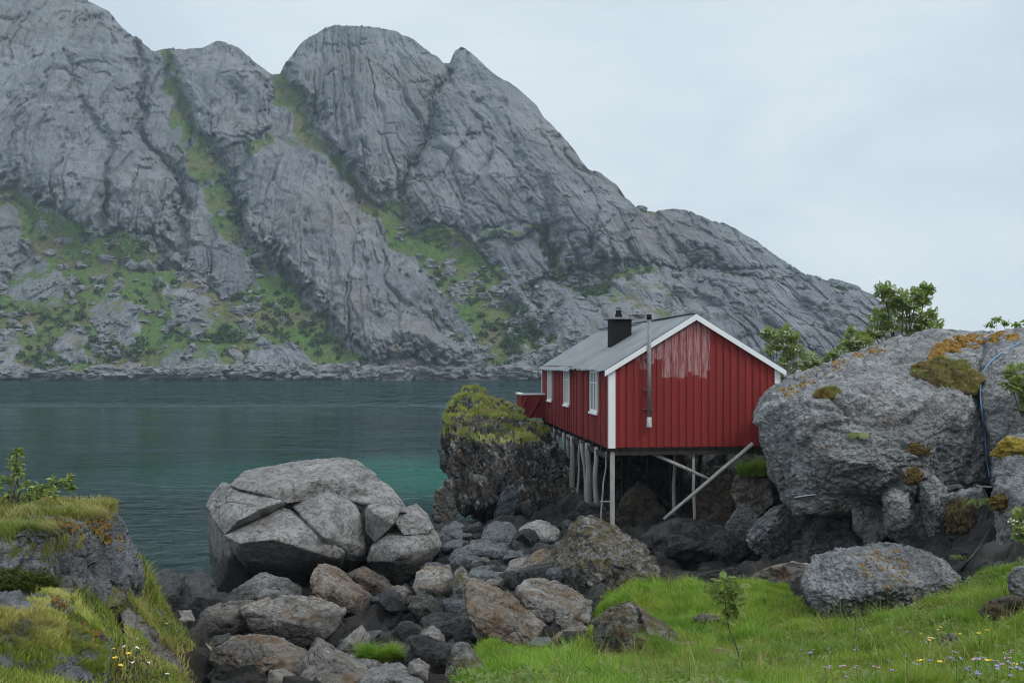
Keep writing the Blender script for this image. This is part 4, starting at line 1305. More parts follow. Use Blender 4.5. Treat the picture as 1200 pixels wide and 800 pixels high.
# the dome rock on the right
PC = [
    (px_hull([(881, 505, 1), (884, 478, 1.6), (905, 455, 2.4), (940, 432, 3.2), (985, 414, 4), (1040, 396, 4.6), (1100, 386, 5), (1172, 383, 5), (1172, 430, 3), (1162, 500, .5), (1156, 575, -.2), (1100, 585, -.8), (1040, 592, -1.0), (975, 606, -.7), (930, 604, -.1), (905, 570, .2), (888, 530, .6)], 25.6,
             [(930, 470, -.6), (960, 540, -1.5), (1040, 460, -.8), (1060, 540, -1.9), (1120, 480, -1.2)], 5.5, 0.82), K(11, 8, 4, .06, .012, .035, 61, knob=.055, knobs=6.5, block=.045, grow=1.015)),
    (px_hull([(1152, 480, -.2), (1150, 430, 1.2), (1156, 392, 4), (1200, 385, 4.5), (1290, 385, 4.5), (1340, 420, 3), (1340, 600, 0), (1180, 620, -.6), (1158, 560, -.4)], 25.0, [(1200, 450, -1.0), (1230, 540, -1.6)], 6, 0.85), K(12, 8, 4, .055, .012, .03, 62, knob=.055, knobs=6.5)),
    (px_hull([(905, 600), (960, 585), (1060, 580), (1150, 575), (1180, 640), (1100, 670), (980, 672), (920, 650)], 26.4, [], 4, .9), K(12, 7, 6, .1, .03, .05, 63, knob=.03, block=0.14)),
    (px_hull([(1037, 580), (1050, 573), (1064, 576), (1075, 600), (1078, 630), (1066, 642), (1040, 622)], 24.3, [(1056, 600, -.6)], 1.6, .9), K(20, 7, 4, .05, .02, .04, 65, knob=.04, block=.07, grow=1.12)),
    (px_hull([(1000, 590), (1036, 584), (1040, 625), (1020, 640), (1002, 618)], 25.0, [], 1.6, .9), K(14, 6, 5, .07, .02, .05, 66, knob=.04, block=.07, grow=1.12)),
    (px_hull([(1082, 572), (1094, 562), (1106, 575), (1116, 620), (1108, 645), (1092, 640), (1084, 606)], 23.9, [(1096, 600, -.6)], 1.6, .9), K(20, 7, 4, .05, .02, .04, 67, knob=.04, block=.07, grow=1.12)),
    (px_hull([(1066, 596), (1082, 590), (1088, 632), (1076, 640), (1070, 626)], 24.2, [], 1.2, .9), K(16, 6, 5, .06, .02, .05, 68, knob=.04, block=.07, grow=1.12)),
    (px_hull([(1106, 585), (1150, 575), (1165, 620), (1150, 656), (1116, 652)], 23.6, [], 1.6, .9), K(14, 6, 6, .08, .02, .05, 69, knob=.04, block=.07, grow=1.12)),
]
DOME = rock('dome_rock', 'massive pitted grey dome rock at right, with ropes across its face', 'rock outcrop', PC, M_DOME, hit=True)
PC = [(px_hull([(1166, 560, .4), (1170, 530, 1.2), (1184, 516, 1.6), (1230, 505, 2), (1300, 520, 1.5), (1300, 690, 0), (1190, 672, -.2), (1172, 640, 0), (1178, 600, -.2)], 19.5, [(1210, 580, -1)], 3.2, .9), K(14, 7, 6, .09, .025, .05, 71, knob=.03))]
BLOCK = rock('rock', 'dark blocky rock with a yellow moss cap at the right edge', 'rock', PC, M_COARSE, hit=True)
for nm, lab, ol, D, fr, th, mt, k in [
    ('boulder', 'big rough grey boulder lying in the grass at lower right', [(940, 690, .2), (943, 664, .5), (952, 650, .9), (975, 647, 1.2), (1010, 640, 1.5), (1040, 636, 1.6), (1062, 645, 1.5), (1090, 652, 1.3), (1108, 655, 1.2), (1106, 668, .8), (1128, 678, .7), (1112, 697, .4), (1080, 712, 0), (1055, 732, -.3), (990, 736, -.3), (955, 718, -.1)], 16.6, [(985, 690, -.7), (1040, 690, -.8), (1020, 660, .1)], 1.8, M_COARSE, K(20, 8, 7, .075, .03, .02, 73, knob=.045, knobs=9.0)),
    ('rock', 'grey overhanging rock above the shaggy rock at the right edge', [(1179, 674), (1190, 664), (1240, 655), (1260, 700), (1230, 716), (1190, 708), (1181, 692)], 12.6, [], 1.2, M_COARSE, K(16, 6, 4, .06, .02, .04, 74, knob=.02)),
    ('rock', 'shaggy low rock with dead roots under the overhanging rock at right', [(1144, 714), (1158, 704), (1186, 700), (1240, 705), (1240, 742), (1180, 742), (1152, 728)], 12.4, [], 1.2, M_BROWN, K(14, 6, 5, .08, .03, .05, 75, knob=.02, block=0.1)),
    ('rock', 'small grey stone among yellow flowers in the meadow', [(1100, 756), (1106, 743), (1118, 740), (1126, 750), (1124, 760), (1108, 762)], 11.2, [], .3, M_COARSE, K(16, 5, 4, .06, .02, .04, 76)),
    ('rock', 'flat pinkish stone sunk in the meadow beside the rowan sapling', [(896, 775), (912, 769), (945, 768), (955, 776), (930, 782), (902, 782)], 11.5, [], .5, M_BROWN, K(16, 5, 4, .06, .02, .04, 77)),
    ('rock', 'small flat grey stone in the bright grass left of the sapling', [(811, 723), (822, 717), (842, 720), (846, 726), (818, 729)], 17.0, [], .5, M_GREY, K(16, 5, 4, .06, .02, .04, 78)),
]:
    rock(nm, lab, 'boulder' if nm == 'boulder' else 'rock', [(px_hull(ol, D, fr, th), k)], mt, hit=True)

# mossy rocks in the middle
PC = [(px_hull([(640, 662, .6), (652, 640, 1), (670, 618, 1.4), (690, 605, 1.6), (708, 612, 1.5), (738, 630, 1.3), (760, 650, 1), (780, 678, .6), (790, 692, .4), (740, 700, -.2), (700, 700, -.6), (660, 690, -.4), (672, 710, -.8)], 24.6,
               [(690, 640, -.4), (700, 668, -1.1), (740, 660, -.4)], 2.8, .85), K(22, 8, 9, .10, .03, .05, 81, block=0.13))]
rock('rock', 'large peaked rock covered in moss and white lichen before the corner stilt', 'rock', PC, M_MOSSY, hit=True)
PC = [(px_hull([(690, 752, 0), (696, 728, .4), (716, 714, .6), (738, 705, .8), (748, 710, .6), (758, 730, .2), (762, 760, -.4), (740, 780, -.6), (700, 775, -.4)], 15.5, [(730, 735, -.7)], 1.4, .85), K(18, 7, 8, .10, .03, .05, 82, block=0.13)),
      (px_hull([(746, 708, .6), (770, 726, .5), (796, 742, .3), (800, 752, .1), (786, 772, -.2), (764, 776, -.4), (756, 740, -.2)], 15.3, [], 1.0, .85), K(20, 7, 6, .08, .03, .05, 83, aniso=(1, 1, 2), rot=.7))]
rock('rock', 'mossy wedge of rock with a bare grey slanting face in the grass', 'rock', PC, M_MOSSY, hit=True)
PC = [(px_hull([(520, 800, -.4), (526, 768, 0), (536, 752, .3), (548, 755, .2), (556, 772, 0), (576, 790, -.2), (572, 812, -.6), (524, 815, -.6)], 13.6, [(545, 785, -.6)], 1.0, .85), K(20, 7, 7, .10, .03, .05, 84, aniso=(2, 1, .8), rot=.5))]
rock('rock', 'striped grey and brown rock at the bottom edge beside the grass', 'rock', PC, M_MOSSY, hit=True)

# the single stones of the gully
STONES = [
    ('smooth grey slab rising at the foot of the cracked boulder', [(256, 712, -.2), (285, 682, .8), (310, 671, 1.2), (336, 680, 1.0), (351, 690, .6), (352, 704, 0), (330, 714, -.4), (290, 717, -.4)], 25.2, 1.6, M_PALE, 14),
    ('low mottled rock behind the lichen spotted stone', [(228, 735), (238, 713, .4), (262, 705, .8), (302, 706, .8), (300, 738, 0), (270, 748, -.2), (240, 747, -.2)], 21.8, 1.4, M_GREY, 14),
    ('broad stone with round white lichen spots and orange underside', [(284, 713, .1), (318, 702, .6), (350, 699, .9), (374, 700, .9), (402, 713, .5), (392, 738, -.1), (376, 752, -.3), (340, 757, -.3), (300, 742, -.1)], 20.8, 1.3, M_GREY, 20),
    ('tilted wedge stone with flat pale top and rusty orange side', [(366, 682, 0), (368, 670, .1), (374, 662, .5), (392, 665, .9), (424, 688, .9), (443, 706, .5), (441, 718, .1), (420, 719, -.3), (398, 714, -.4), (370, 698, -.3)], 23.0, 1.3, M_RUSTY, 24),
    ('small brown stone tucked under the right block of the cracked boulder', [(409, 673), (428, 664, .3), (452, 678, .3), (464, 694, .1), (455, 702, -.2), (436, 698, -.2)], 25.2, .8, M_BROWN, 16),
    ('brown streaked rock in front of the lichen spotted stone', [(262, 760, 0), (270, 750, .4), (290, 745, .7), (330, 749, .7), (352, 760, .5), (362, 770, .2), (352, 790, -.2), (322, 797, -.3), (290, 794, -.3), (266, 778, -.2)], 17.6, 1.1, M_RUSTY, 18),
    ('pale pointed rock with a sharp tip at the bottom edge', [(348, 806, -.5), (358, 780, 0), (366, 765, .2), (371, 747, .4), (378, 752, .4), (396, 774, .3), (428, 782, .3), (436, 806, -.4)], 16.2, 1.0, M_GREY, 26),
    ('small upright grey stone left of the green tuft', [(398, 764), (404, 750, .1), (414, 740, .2), (424, 733, .3), (433, 747, .2), (430, 762, 0), (414, 767, -.2)], 18.2, .5, M_GREY, 20),
    ('flat pale stone lying just below the green tuft', [(404, 776, 0), (414, 769, .4), (445, 768, .4), (452, 777, .2), (444, 788, -.2), (410, 788, -.2)], 16.8, .7, M_GREY, 20),
    ('pinkish grey rounded stone cut by the bottom edge', [(418, 806, -.3), (430, 786, .2), (450, 780, .4), (470, 780, .4), (490, 792, .2), (502, 808, -.3)], 15.2, .9, M_PALE, 12),
    ('small round pinkish stone at the foot of the brown streaked rock', [(312, 800), (316, 786, .1), (330, 783, .2), (346, 792, .1), (350, 804, -.1), (330, 808, -.2)], 15.4, .5, M_RUSTY, 12),
    ('small grey stone wedged left of the brown streaked rock', [(245, 758), (250, 746, .2), (268, 742, .3), (274, 752, .1), (262, 765, -.1)], 18.2, .5, M_GREY, 16),
    ('square pale stone with a flat top right of the cracked boulder', [(485, 688, 0), (489, 671, .5), (500, 664, .8), (526, 664, .8), (531, 678, .4), (533, 697, 0), (515, 708, -.2), (492, 700, -.2)], 24.6, 1.0, M_GREY, 24),
    ('long tilted rust brown boulder at the centre of the gully', [(546, 706, -.1), (547, 688, .2), (556, 680, .6), (580, 690, .9), (606, 705, .9), (632, 722, .6), (640, 733, .3), (632, 750, -.1), (604, 757, -.4), (572, 744, -.5), (552, 726, -.4)], 20.0, 1.2, M_RUSTY, 16),
    ('blocky pitted grey boulder right of the long rusty one', [(606, 690, .3), (620, 681, .9), (640, 680, 1.1), (668, 690, 1.0), (691, 704, .6), (688, 726, .1), (668, 742, -.3), (642, 735, -.4), (622, 718, -.2)], 20.6, 1.3, M_GREY, 18),
    ('brown boulder split by a crack behind the pitted grey one', [(611, 674, 0), (618, 656, .4), (634, 644, .9), (648, 644, 1.0), (673, 655, .7), (675, 668, .4), (660, 684, -.1), (632, 683, -.3)], 23.2, 1.0, M_RUSTY, 16),
    ('round light grey boulder below the row of leaning stilts', [(608, 620, .2), (616, 613, .6), (630, 610, .9), (642, 611, .9), (655, 622, .5), (654, 634, .1), (640, 643, -.3), (622, 642, -.3), (611, 633, -.1)], 27.5, 1.0, M_PALE, 12),
    ('blue grey angular boulder left of the round light grey one', [(564, 630, 0), (568, 617, .4), (580, 612, .8), (598, 613, .8), (608, 626, .4), (604, 640, -.1), (578, 643, -.3)], 28.4, 1.0, M_BLUE, 16),
    ('dark blue grey humped stone beside the cracked boulder', [(512, 630, 0), (520, 618, .4), (534, 611, .7), (546, 618, .5), (550, 630, .1), (538, 637, -.2), (518, 636, -.2)], 29.2, .9, M_BLUE, 14),
    ('small dark flat stone under the blue grey humped one', [(518, 640), (530, 633, .3), (548, 633, .3), (548, 642, .1), (534, 648, -.1), (520, 646, -.1)], 28.4, .7, M_BLUE, 14),
    ('wide pale blue stone in the middle of the blue grey pile', [(547, 642, 0), (554, 633, .5), (576, 632, .7), (598, 637, .5), (603, 648, .1), (580, 655, -.3), (556, 650, -.2)], 27.2, 1.0, M_BLUE, 12),
    ('dark speckled oval stone left in the blue grey pile', [(524, 655, 0), (532, 644, .4), (552, 641, .6), (568, 648, .4), (566, 660, -.1), (545, 665, -.3), (530, 662, -.2)], 26.6, .9, M_BLUE, 12),
    ('small blue stone below the wide pale blue one', [(588, 655), (594, 645, .3), (610, 643, .4), (618, 650, .2), (606, 660, -.1)], 26.6, .6, M_BLUE, 12),
    ('long low dark stone lying across below the blue grey pile', [(548, 674, 0), (554, 665, .4), (580, 663, .6), (604, 668, .4), (610, 678, .1), (592, 685, -.2), (562, 684, -.2)], 25.2, .9, M_BLUE, 14),
    ('small pale stone above the long tilted rusty boulder', [(568, 684, 0), (574, 678, .3), (588, 677, .4), (602, 685, .2), (598, 692, 0), (578, 692, -.1)], 23.0, .6, M_GREY, 14),
    ('smooth elongated stone with rusty top at the grass edge', [(644, 752, 0), (652, 743, .2), (668, 735, .4), (686, 733, .5), (688, 740, .3), (676, 754, -.1), (652, 759, -.2)], 18.0, .7, M_RUSTY, 12),
    ('low blue grey stone at the grass edge under the rusty boulder', [(618, 756, 0), (626, 747, .3), (644, 746, .4), (650, 756, .1), (636, 762, -.1)], 18.4, .6, M_BLUE, 12),
    ('grey round stone between the grass and the smooth elongated one', [(652, 765, 0), (660, 756, .2), (674, 755, .3), (680, 766, .1), (668, 774, -.1)], 16.8, .5, M_GREY, 12),
    ('brown grey stone behind the split brown boulder', [(590, 672), (598, 658, .4), (616, 652, .6), (626, 662, .4), (616, 680, 0), (598, 682, -.1)], 24.6, .8, M_GREY, 18),
    ('streaked thin slab standing right of the square pale stone', [(530, 690), (533, 672, .2), (541, 664, .4), (550, 672, .3), (552, 690, .1), (544, 712, -.1), (534, 708, -.1)], 23.6, .7, M_MOSSY, 20),
    ('striped dark slab below the square pale stone', [(478, 712, 0), (488, 698, .3), (506, 698, .4), (520, 712, .2), (514, 724, -.1), (492, 724, -.2)], 22.8, .8, M_CLIFF, 20),
    ('pale brown block above the striped rock at the bottom edge', [(488, 752), (494, 738, .2), (508, 734, .4), (520, 744, .2), (522, 762, 0), (508, 770, -.2), (494, 766, -.2)], 18.4, .6, M_GREY, 20),
    ('dark oval stone left of the pale brown block', [(462, 742), (470, 734, .2), (488, 731, .3), (498, 738, .2), (490, 748, -.1), (472, 750, -.1)], 19.4, .5, M_BLACK, 12),
    ('grey chip of rock right of the flat pale stone', [(476, 790), (480, 776, .1), (492, 772, .2), (502, 780, .2), (500, 796, 0), (486, 800, -.1)], 16.2, .4, M_GREY, 22),
    ('black jagged rock at the water edge left of the cracked boulder', [(178, 700, 0), (184, 674, .5), (196, 667, .8), (214, 674, .9), (222, 690, .5), (222, 712, 0), (198, 716, -.3)], 24.0, 1.2, M_BLACK, 18),
    ('black upright rock shadowing the left foot of the cracked boulder', [(214, 716, 0), (218, 682, .5), (232, 668, .9), (250, 680, .7), (256, 704, .2), (240, 722, -.3)], 24.6, 1.4, M_BLACK, 18),
    ('small grey stone in front of the black water edge rocks', [(200, 724, 0), (206, 716, .3), (222, 716, .4), (228, 726, .1), (214, 734, -.1)], 19.8, .6, M_GREY, 14),
]
for k, (lab, ol, D, th, mt, p) in enumerate(STONES):
    big = max(q[0] for q in ol) - min(q[0] for q in ol)
    cx = sum(q[0] for q in ol) / len(ol)
    low = max(q[1] for q in ol)
    ol2 = list(ol)
    # a root below the visible edge so that each stone beds into the gully floor
    ol2 += [(cx - big * .2, low + 7, .3), (cx + big * .2, low + 7, .3)]
    D = float(ghit(cx, low - 3)[1]) + 0.4 * th
    rock('stone', lab, 'stone', [(px_hull(ol2, D, [(cx, (min(q[1] for q in ol) * .45 + low * .55), -.22 * th - .1)], th, .8), K(p, 7 if big > 70 else 6, 5, .05, .02, .045, 100 + k, block=.06, grow=1.07))], mt, hit=True)

# small filler stones between them: a few shapes, each stone an object of its own
FILL = []
for k in range(6):
    r_ = np.random.default_rng(400 + k)
    P = r_.normal(size=(26, 3)) * np.array([1, .8, .6])
    P /= np.linalg.norm(P / np.array([1, .8, .6]), axis=1)[:, None]
    V, Fc = rock_geo(P, **K(18, 6, 7, .10, .03, .04, 500 + k, block=.09))
    FILL.append(np_mesh('stone', V - np.array([0, 0, -.25]), Fc, True, mats=[M_BLACK if k < 3 else M_BLUE if k < 5 else M_GREY]))
FCAT = ['small wet black stone wedged among the boulders of the gully'] * 3 + ['small blue grey stone wedged among the boulders of the gully'] * 2 + ['small pale grey stone wedged among the boulders of the gully']
FGRP = ['small wet black stones in the gully'] * 3 + ['small blue grey stones in the gully'] * 2 + ['small pale grey stones in the gully']
gully = [(440, 700), (480, 665), (540, 690), (560, 735), (620, 765), (540, 770), (500, 790), (430, 775), (395, 745), (440, 725)]
gully2 = [(500, 615), (560, 605), (660, 640), (690, 690), (640, 690), (560, 680), (520, 660)]
gully3 = [(220, 720), (260, 700), (300, 745), (260, 790), (300, 810), (340, 810), (380, 760), (470, 800), (480, 760), (400, 740), (350, 715)]
nn = 0
gully4 = [(560, 640), (700, 640), (690, 700), (560, 700)]
gully5 = [(520, 605), (700, 600), (720, 625), (600, 650), (500, 640)]
while nn < 290:
    pg = (gully, gully, gully2, gully3, gully3, gully4, gully5, gully)[nn % 8]
    xs, ys = [q[0] for q in pg], [q[1] for q in pg]
    x, y = random.uniform(min(xs), max(xs)), random.uniform(min(ys), max(ys))
    if poly_sd(np.array([x]), np.array([y]), pg)[0] < 0: continue
    w = ghit(x, y)
    if sstep(-.1, .1, poly_sd(w[:1], w[1:2], MEADOW))[0] > .3: continue
    kk = random.choice((0, 1, 2, 0, 1, 2, 3, 4, 5))
    o = link('stone', FILL[kk], None, (w[0], w[1], float(gtop(w[0], w[1])[0]) + random.uniform(-.05, .06)), random.uniform(0, 6.28))
    s = (.13 + .5 * random.random() ** 1.8) * (1 if pg is not gully3 else .75)
    o.scale = (s, s * random.uniform(.8, 1.1), s * random.uniform(.7, 1.1))
    o.rotation_euler = (random.uniform(-.3, .3), random.uniform(-.3, .3), random.uniform(0, 6.28))
    tag(o, FCAT[kk], 'stone', FGRP[kk])
    nn += 1

# left ledges
def wp(*pts): return [W(*p) for p in pts]


LED1 = rock('rock_ledge', 'upper left rock ledge with a flat grassy top over the water', 'rock ledge', [
    (wp((-120, 626, 7.6), (-120, 598, 9.6), (-120, 592, 10.4), (60, 622, 7.8), (118, 614, 8.6), (136, 600, 9.6), (128, 592, 10.3), (60, 588, 10.6), (-120, 720, 7.4), (60, 700, 7.6), (140, 716, 8.8), (158, 690, 9.2), (156, 660, 9.4), (150, 630, 9.6), (160, 700, 10.5), (130, 640, 10.8), (-60, 640, 10.8)),
     K(22, 8, 4, .06, .02, .04, 91, block=.09))], M_LEDGE, hit=True)
LED2 = rock('rock_ledge', 'lower left rock face with orange lichen lines below the turf', 'rock ledge', [
    (wp((-120, 735, 5.6), (-60, 720, 6.4), (30, 700, 7.2), (62, 700, 7.4), (100, 735, 7.0), (126, 768, 6.7), (112, 830, 6.2), (-120, 850, 5.0), (40, 850, 5.6), (-60, 690, 7.6), (60, 690, 8.2), (120, 740, 8.2)), K(24, 8, 5, .06, .02, .05, 92, block=.12))], M_LEDGE, hit=True)
LED3 = rock('rock_ledge', 'small rock shelf with a dry grass edge under the upper left ledge', 'rock ledge', [
    (wp((72, 690, 8.2), (84, 676, 8.6), (120, 668, 9), (146, 672, 9.2), (152, 690, 9.1), (148, 708, 9), (128, 712, 8.6), (90, 702, 8.2), (100, 670, 9.8), (150, 670, 9.9)), K(18, 7, 5, .06, .02, .04, 93, block=0.08))], M_LEDGE, hit=True)
LED4 = rock('rock_ledge', 'grey sloping rock bank running down to the gully at the lower left', 'rock ledge', [
    (wp((140, 715, 8.85), (170, 704, 9.85), (186, 722, 9.85), (220, 762, 9.85), (260, 790, 10.85), (300, 830, 10.85), (180, 830, 7.85), (150, 750, 8.05), (200, 760, 9.05), (230, 800, 9.45)), K(20, 8, 8, .07, .02, .05, 94, block=0.1)),
    (wp((200, 735, 10.85), (222, 742, 11.45), (262, 775, 11.85), (300, 806, 11.85), (330, 840, 11.85), (240, 840, 10.45), (214, 770, 10.45)), K(20, 7, 7, .08, .02, .05, 95, block=0.12))], M_GREY, hit=True)

# ================================================================== GRASS (stuff)
def blades_mesh(name, P, h, w, lean, tint, mat, curl=0.5, seed=1, face=None):
    r_ = np.random.default_rng(seed)
    n = len(P)
    a = r_.uniform(0, 2 * np.pi, n)
    side = np.stack([np.cos(a), np.sin(a), np.zeros(n)], 1) * w[:, None]
    up = np.array([0, 0, 1.0])
    L = np.concatenate([lean, np.zeros((n, 1))], 1)
    m = P + (up * 0.55 + L * 0.28) * h[:, None]
    k = 1 - curl * np.clip(np.linalg.norm(lean, axis=1), 0, 1) * 0.5
    t = P + up * (h * k)[:, None] + L * h[:, None]
    V = np.stack([P - side, P + side, m - side * 0.75, m + side * 0.75, t], 1).reshape(-1, 3)
    b = (np.arange(n) * 5)[:, None]
    Fc = np.concatenate([b + np.array([0, 1, 3]), b + np.array([0, 3, 2]), b + np.array([2, 3, 4])], 1).reshape(-1, 3)
    return np_mesh(name, V, Fc, False, {'tint': np.repeat(tint, 5)}, [mat])


def lean_field(P, seed, amt, rnd, r_):
    q = P / 0.55
    l = np.stack([fbm(q, 2, seed), fbm(q + 31, 2, seed + 7)], 1) * amt * 1.6
    return l + r_.normal(size=(len(P), 2)) * rnd


def sample_poly(poly, n, r_, dens=None):
    pg = np.array(poly)
    out = []
    tot = 0
    lo, hi = pg.min(0), pg.max(0)
    while tot < n:
        x = r_.uniform(lo[0], hi[0], n * 2)
        y = r_.uniform(lo[1], hi[1], n * 2)
        sd = poly_sd(x, y, poly) + 0.25 * fbm(np.stack([x, y, x * 0], 1) / 0.8, 3, 77)
        ok = sd > 0.0
        if dens is not None: ok &= r_.uniform(0, 1, len(x)) < dens(x, y)
        out.append(np.stack([x[ok], y[ok]], 1))
        tot += ok.sum()
    return np.concatenate(out)[:n]


def visible(x, y, m=1.1):
    return (np.abs(x) < y * 600 / F * m + 0.3)


GRASS = foliage_mat('lush_grass', (0.08, 0.19, 0.012), (0.19, 0.34, 0.03), (0.25, 0.33, 0.045), 0.4, 0.9)
GRASS_DRY = foliage_mat('dry_grass', (0.19, 0.195, 0.050), (0.34, 0.29, 0.11), (0.14, 0.19, 0.035), 0.35, 1.4)
GRASS_OUT = foliage_mat('outcrop_grass', (0.28, 0.29, 0.07), (0.46, 0.41, 0.16), (0.22, 0.28, 0.055), 0.35, 1.4)
STRAW = foliage_mat('straw', (0.27, 0.21, 0.12), (0.38, 0.31, 0.19), None, 0.25)
HERB = foliage_mat('herb_leaves', (0.075, 0.15, 0.03), (0.16, 0.235, 0.06), (0.20, 0.23, 0.08), 0.35, 1.8)
HEATH = foliage_mat('heath_leaves', (0.05, 0.068, 0.016), (0.12, 0.125, 0.03), (0.17, 0.14, 0.035), 0.2, 2.2)

r_ = np.random.default_rng(101)
xy = sample_poly(MEADOW, 330000, r_, lambda x, y: visible(x, y) * np.clip((13.0 / y) ** 1.2, 0.35, 1.0))
Pm = np.stack([xy[:, 0], xy[:, 1], gtop(xy[:, 0], xy[:, 1]) - 0.02], 1)
tuft = fbm(Pm / 0.7, 3, 14)
herby = sstep(1.6, 3.2, Pm[:, 0] + 0.55 * (12.5 - Pm[:, 1]) + 1.0 * fbm(Pm / 1.2, 3, 15))       # the flowery corner
h = 0.25 * np.exp(0.95 * tuft) * r_.uniform(0.55, 1.25, len(Pm)) * (1 - 0.25 * herby)
edge_d = poly_sd(Pm[:, 0], Pm[:, 1], MEADOW)
h *= 0.45 + 0.55 * sstep(0, 0.8, edge_d)
wd_ = (0.0022 + 0.00032 * Pm[:, 1]) * r_.uniform(0.7, 1.3, len(Pm))
tint = np.clip(0.5 + 0.9 * fbm(Pm / 1.4, 3, 16) + r_.normal(size=len(Pm)) * 0.22, 0, 1)
tag(link('meadow_grass', blades_mesh('meadow_grass', Pm, h, wd_, lean_field(Pm, 18, 0.75, 0.28, r_), tint, GRASS, seed=3)), kind='stuff')

ids = r_.choice(len(Pm), 4200)
tag(link('meadow_grass', blades_mesh('tall_grass', Pm[ids], r_.uniform(.28, .62, 4200) * (0.5 + 0.5 * sstep(0, .8, edge_d[ids])), wd_[ids] * .8, lean_field(Pm[ids], 58, 0.5, 0.25, r_), r_.uniform(0, 1, 4200), GRASS_DRY, seed=8)), kind='stuff')
xy = sample_poly(TURF_LEFT, 80000, r_, lambda x, y: visible(x, y))
Pl = np.stack([xy[:, 0], xy[:, 1], gtop(xy[:, 0], xy[:, 1]) - 0.02], 1)
h = 0.085 * np.exp(0.8 * fbm(Pl / 0.45, 3, 34)) * r_.uniform(0.5, 1.3, len(Pl)) * (1 + 0.8 * sstep(9.8, 11.5, Pl[:, 1]))
tint = np.clip(0.45 + 0.9 * fbm(Pl / 0.9, 3, 36) + r_.normal(size=len(Pl)) * 0.2, 0, 1)
GRASS_L = foliage_mat('bank_grass', (0.14, 0.20, 0.028), (0.29, 0.325, 0.062), (0.37, 0.32, 0.11), 0.35, 1.6)
tag(link('bank_grass', blades_mesh('bank_grass', Pl, h, 0.0055 * r_.uniform(0.7, 1.3, len(Pl)), lean_field(Pl, 38, 0.6, 0.3, r_), tint, GRASS_L, seed=4)), kind='stuff')


def on_mesh(V, Fc, n, cond, r_):
    A, B, C = V[Fc[:, 0]], V[Fc[:, 1]], V[Fc[:, 2]]
    fn = np.cross(B - A, C - A)
    ar = np.linalg.norm(fn, axis=1)
    nz = fn[:, 2] / (ar + 1e-12)
    ok = cond((A + B + C) / 3, nz)
    w = np.where(ok, ar, 0)
    k = r_.choice(len(Fc), n, p=w / w.sum())
    u, v = r_.uniform(0, 1, n), r_.uniform(0, 1, n)
    f = u + v > 1
    u[f], v[f] = 1 - u[f], 1 - v[f]
    return A[k] + (B - A)[k] * u[:, None] + (C - A)[k] * v[:, None]


def rock_turf(name, R, n, cond, h0, mat, seed, w=0.004, kind='stuff', lean=0.5):
    r_ = np.random.default_rng(seed)
    P = on_mesh(R[1], R[2], n, cond, r_)
    h = h0 * np.exp(0.5 * fbm(P / 0.5, 3, seed)) * r_.uniform(0.4, 1.3, n)
    tint = np.clip(0.5 + 0.9 * fbm(P / 0.8, 3, seed + 2) + r_.normal(size=n) * 0.22, 0, 1)
    P = P - np.array([0, 0, 0.015])
    o = link(name, blades_mesh(name, P, h, np.full(n, w) * r_.uniform(0.7, 1.3, n), lean_field(P, seed, lean, 0.3, r_), tint, mat, seed=seed))
    tag(o, kind=kind)
    return P


rock_turf('ledge_grass', LED1, 30000, lambda c, nz: (nz > 0.6) & (c[:, 2] > 5.38) & (c[:, 2] + 0.10 * fbm(c / 0.35, 3, 4) > 5.46), 0.10, GRASS_DRY, 201, 0.0055)
rock_turf('ledge_grass', LED2, 24000, lambda c, nz: (nz > 0.55) & (fbm(c / 0.55, 3, 9) + 0.5 * (nz - .8) > -0.12), 0.07, GRASS_L, 203, 0.005)
rock_turf('ledge_grass', LED3, 9000, lambda c, nz: (nz > 0.6), 0.06, GRASS_DRY, 204, 0.005)
rock_turf('ledge_grass', LED4, 9000, lambda c, nz: (nz > 0.55) & (fbm(c / 0.6, 3, 12) > 0.18), 0.08, GRASS_L, 207, 0.004)
rock_turf('outcrop_grass', CLIFF, 60000, lambda c, nz: (nz > 0.22) & (c[:, 2] > 4.05) & (c[:, 0] < 2.1) & (c[:, 1] < 46) & (nz + 0.45 * fbm(c / 0.8, 3, 6) + 0.25 * (c[:, 2] - 4.6) > 0.42), 0.17, GRASS_OUT, 205, 0.011)
rock_turf('outcrop_grass', CLIFF, 9000, lambda c, nz: (nz > 0.5) & (c[:, 2] > 4.2) & (c[:, 0] < 1.9) & (fbm(c / 1.2, 2, 8) > 0.0), 0.15, GRASS, 206, 0.011)


# ---- low leafy plants as ground cover
def leaf_sprays(P, size, per, r_, mat, name, up=0.6, ratio=0.42):
    n = len(P)
    a = r_.uniform(0, 2 * np.pi, (n, per))
    el = r_.uniform(0.1, 1.2, (n, per)) * up
    d = np.stack([np.cos(a) * np.cos(el), np.sin(a) * np.cos(el), np.sin(el)], 2)
    s = size[:, None] * r_.uniform(0.5, 1.2, (n, per))
    st = P[:, None] + np.stack([np.cos(a), np.sin(a), np.zeros_like(a)], 2) * s[..., None] * 0.35 + np.array([0, 0, 1.0]) * (r_.uniform(0.1, 2.2, (n, per)) * size[:, None])[..., None]
    side = np.cross(d, np.array([0, 0, 1.0])); side /= np.linalg.norm(side, axis=2)[..., None] + 1e-9
    tip = st + d * s[..., None]
    mid = st + d * (s * 0.5)[..., None] + np.array([0, 0, 0.12]) * s[..., None]
    V = np.stack([st, mid + side * (s * ratio * 0.5)[..., None], tip, mid - side * (s * ratio * 0.5)[..., None]], 2).reshape(-1, 3)
    Fq = np.arange(len(V)).reshape(-1, 4)
    tint = np.repeat(r_.uniform(0, 1, n * per), 4)
    return link(name, np_mesh(name, V, Fq, False, {'tint': tint}, [mat]))


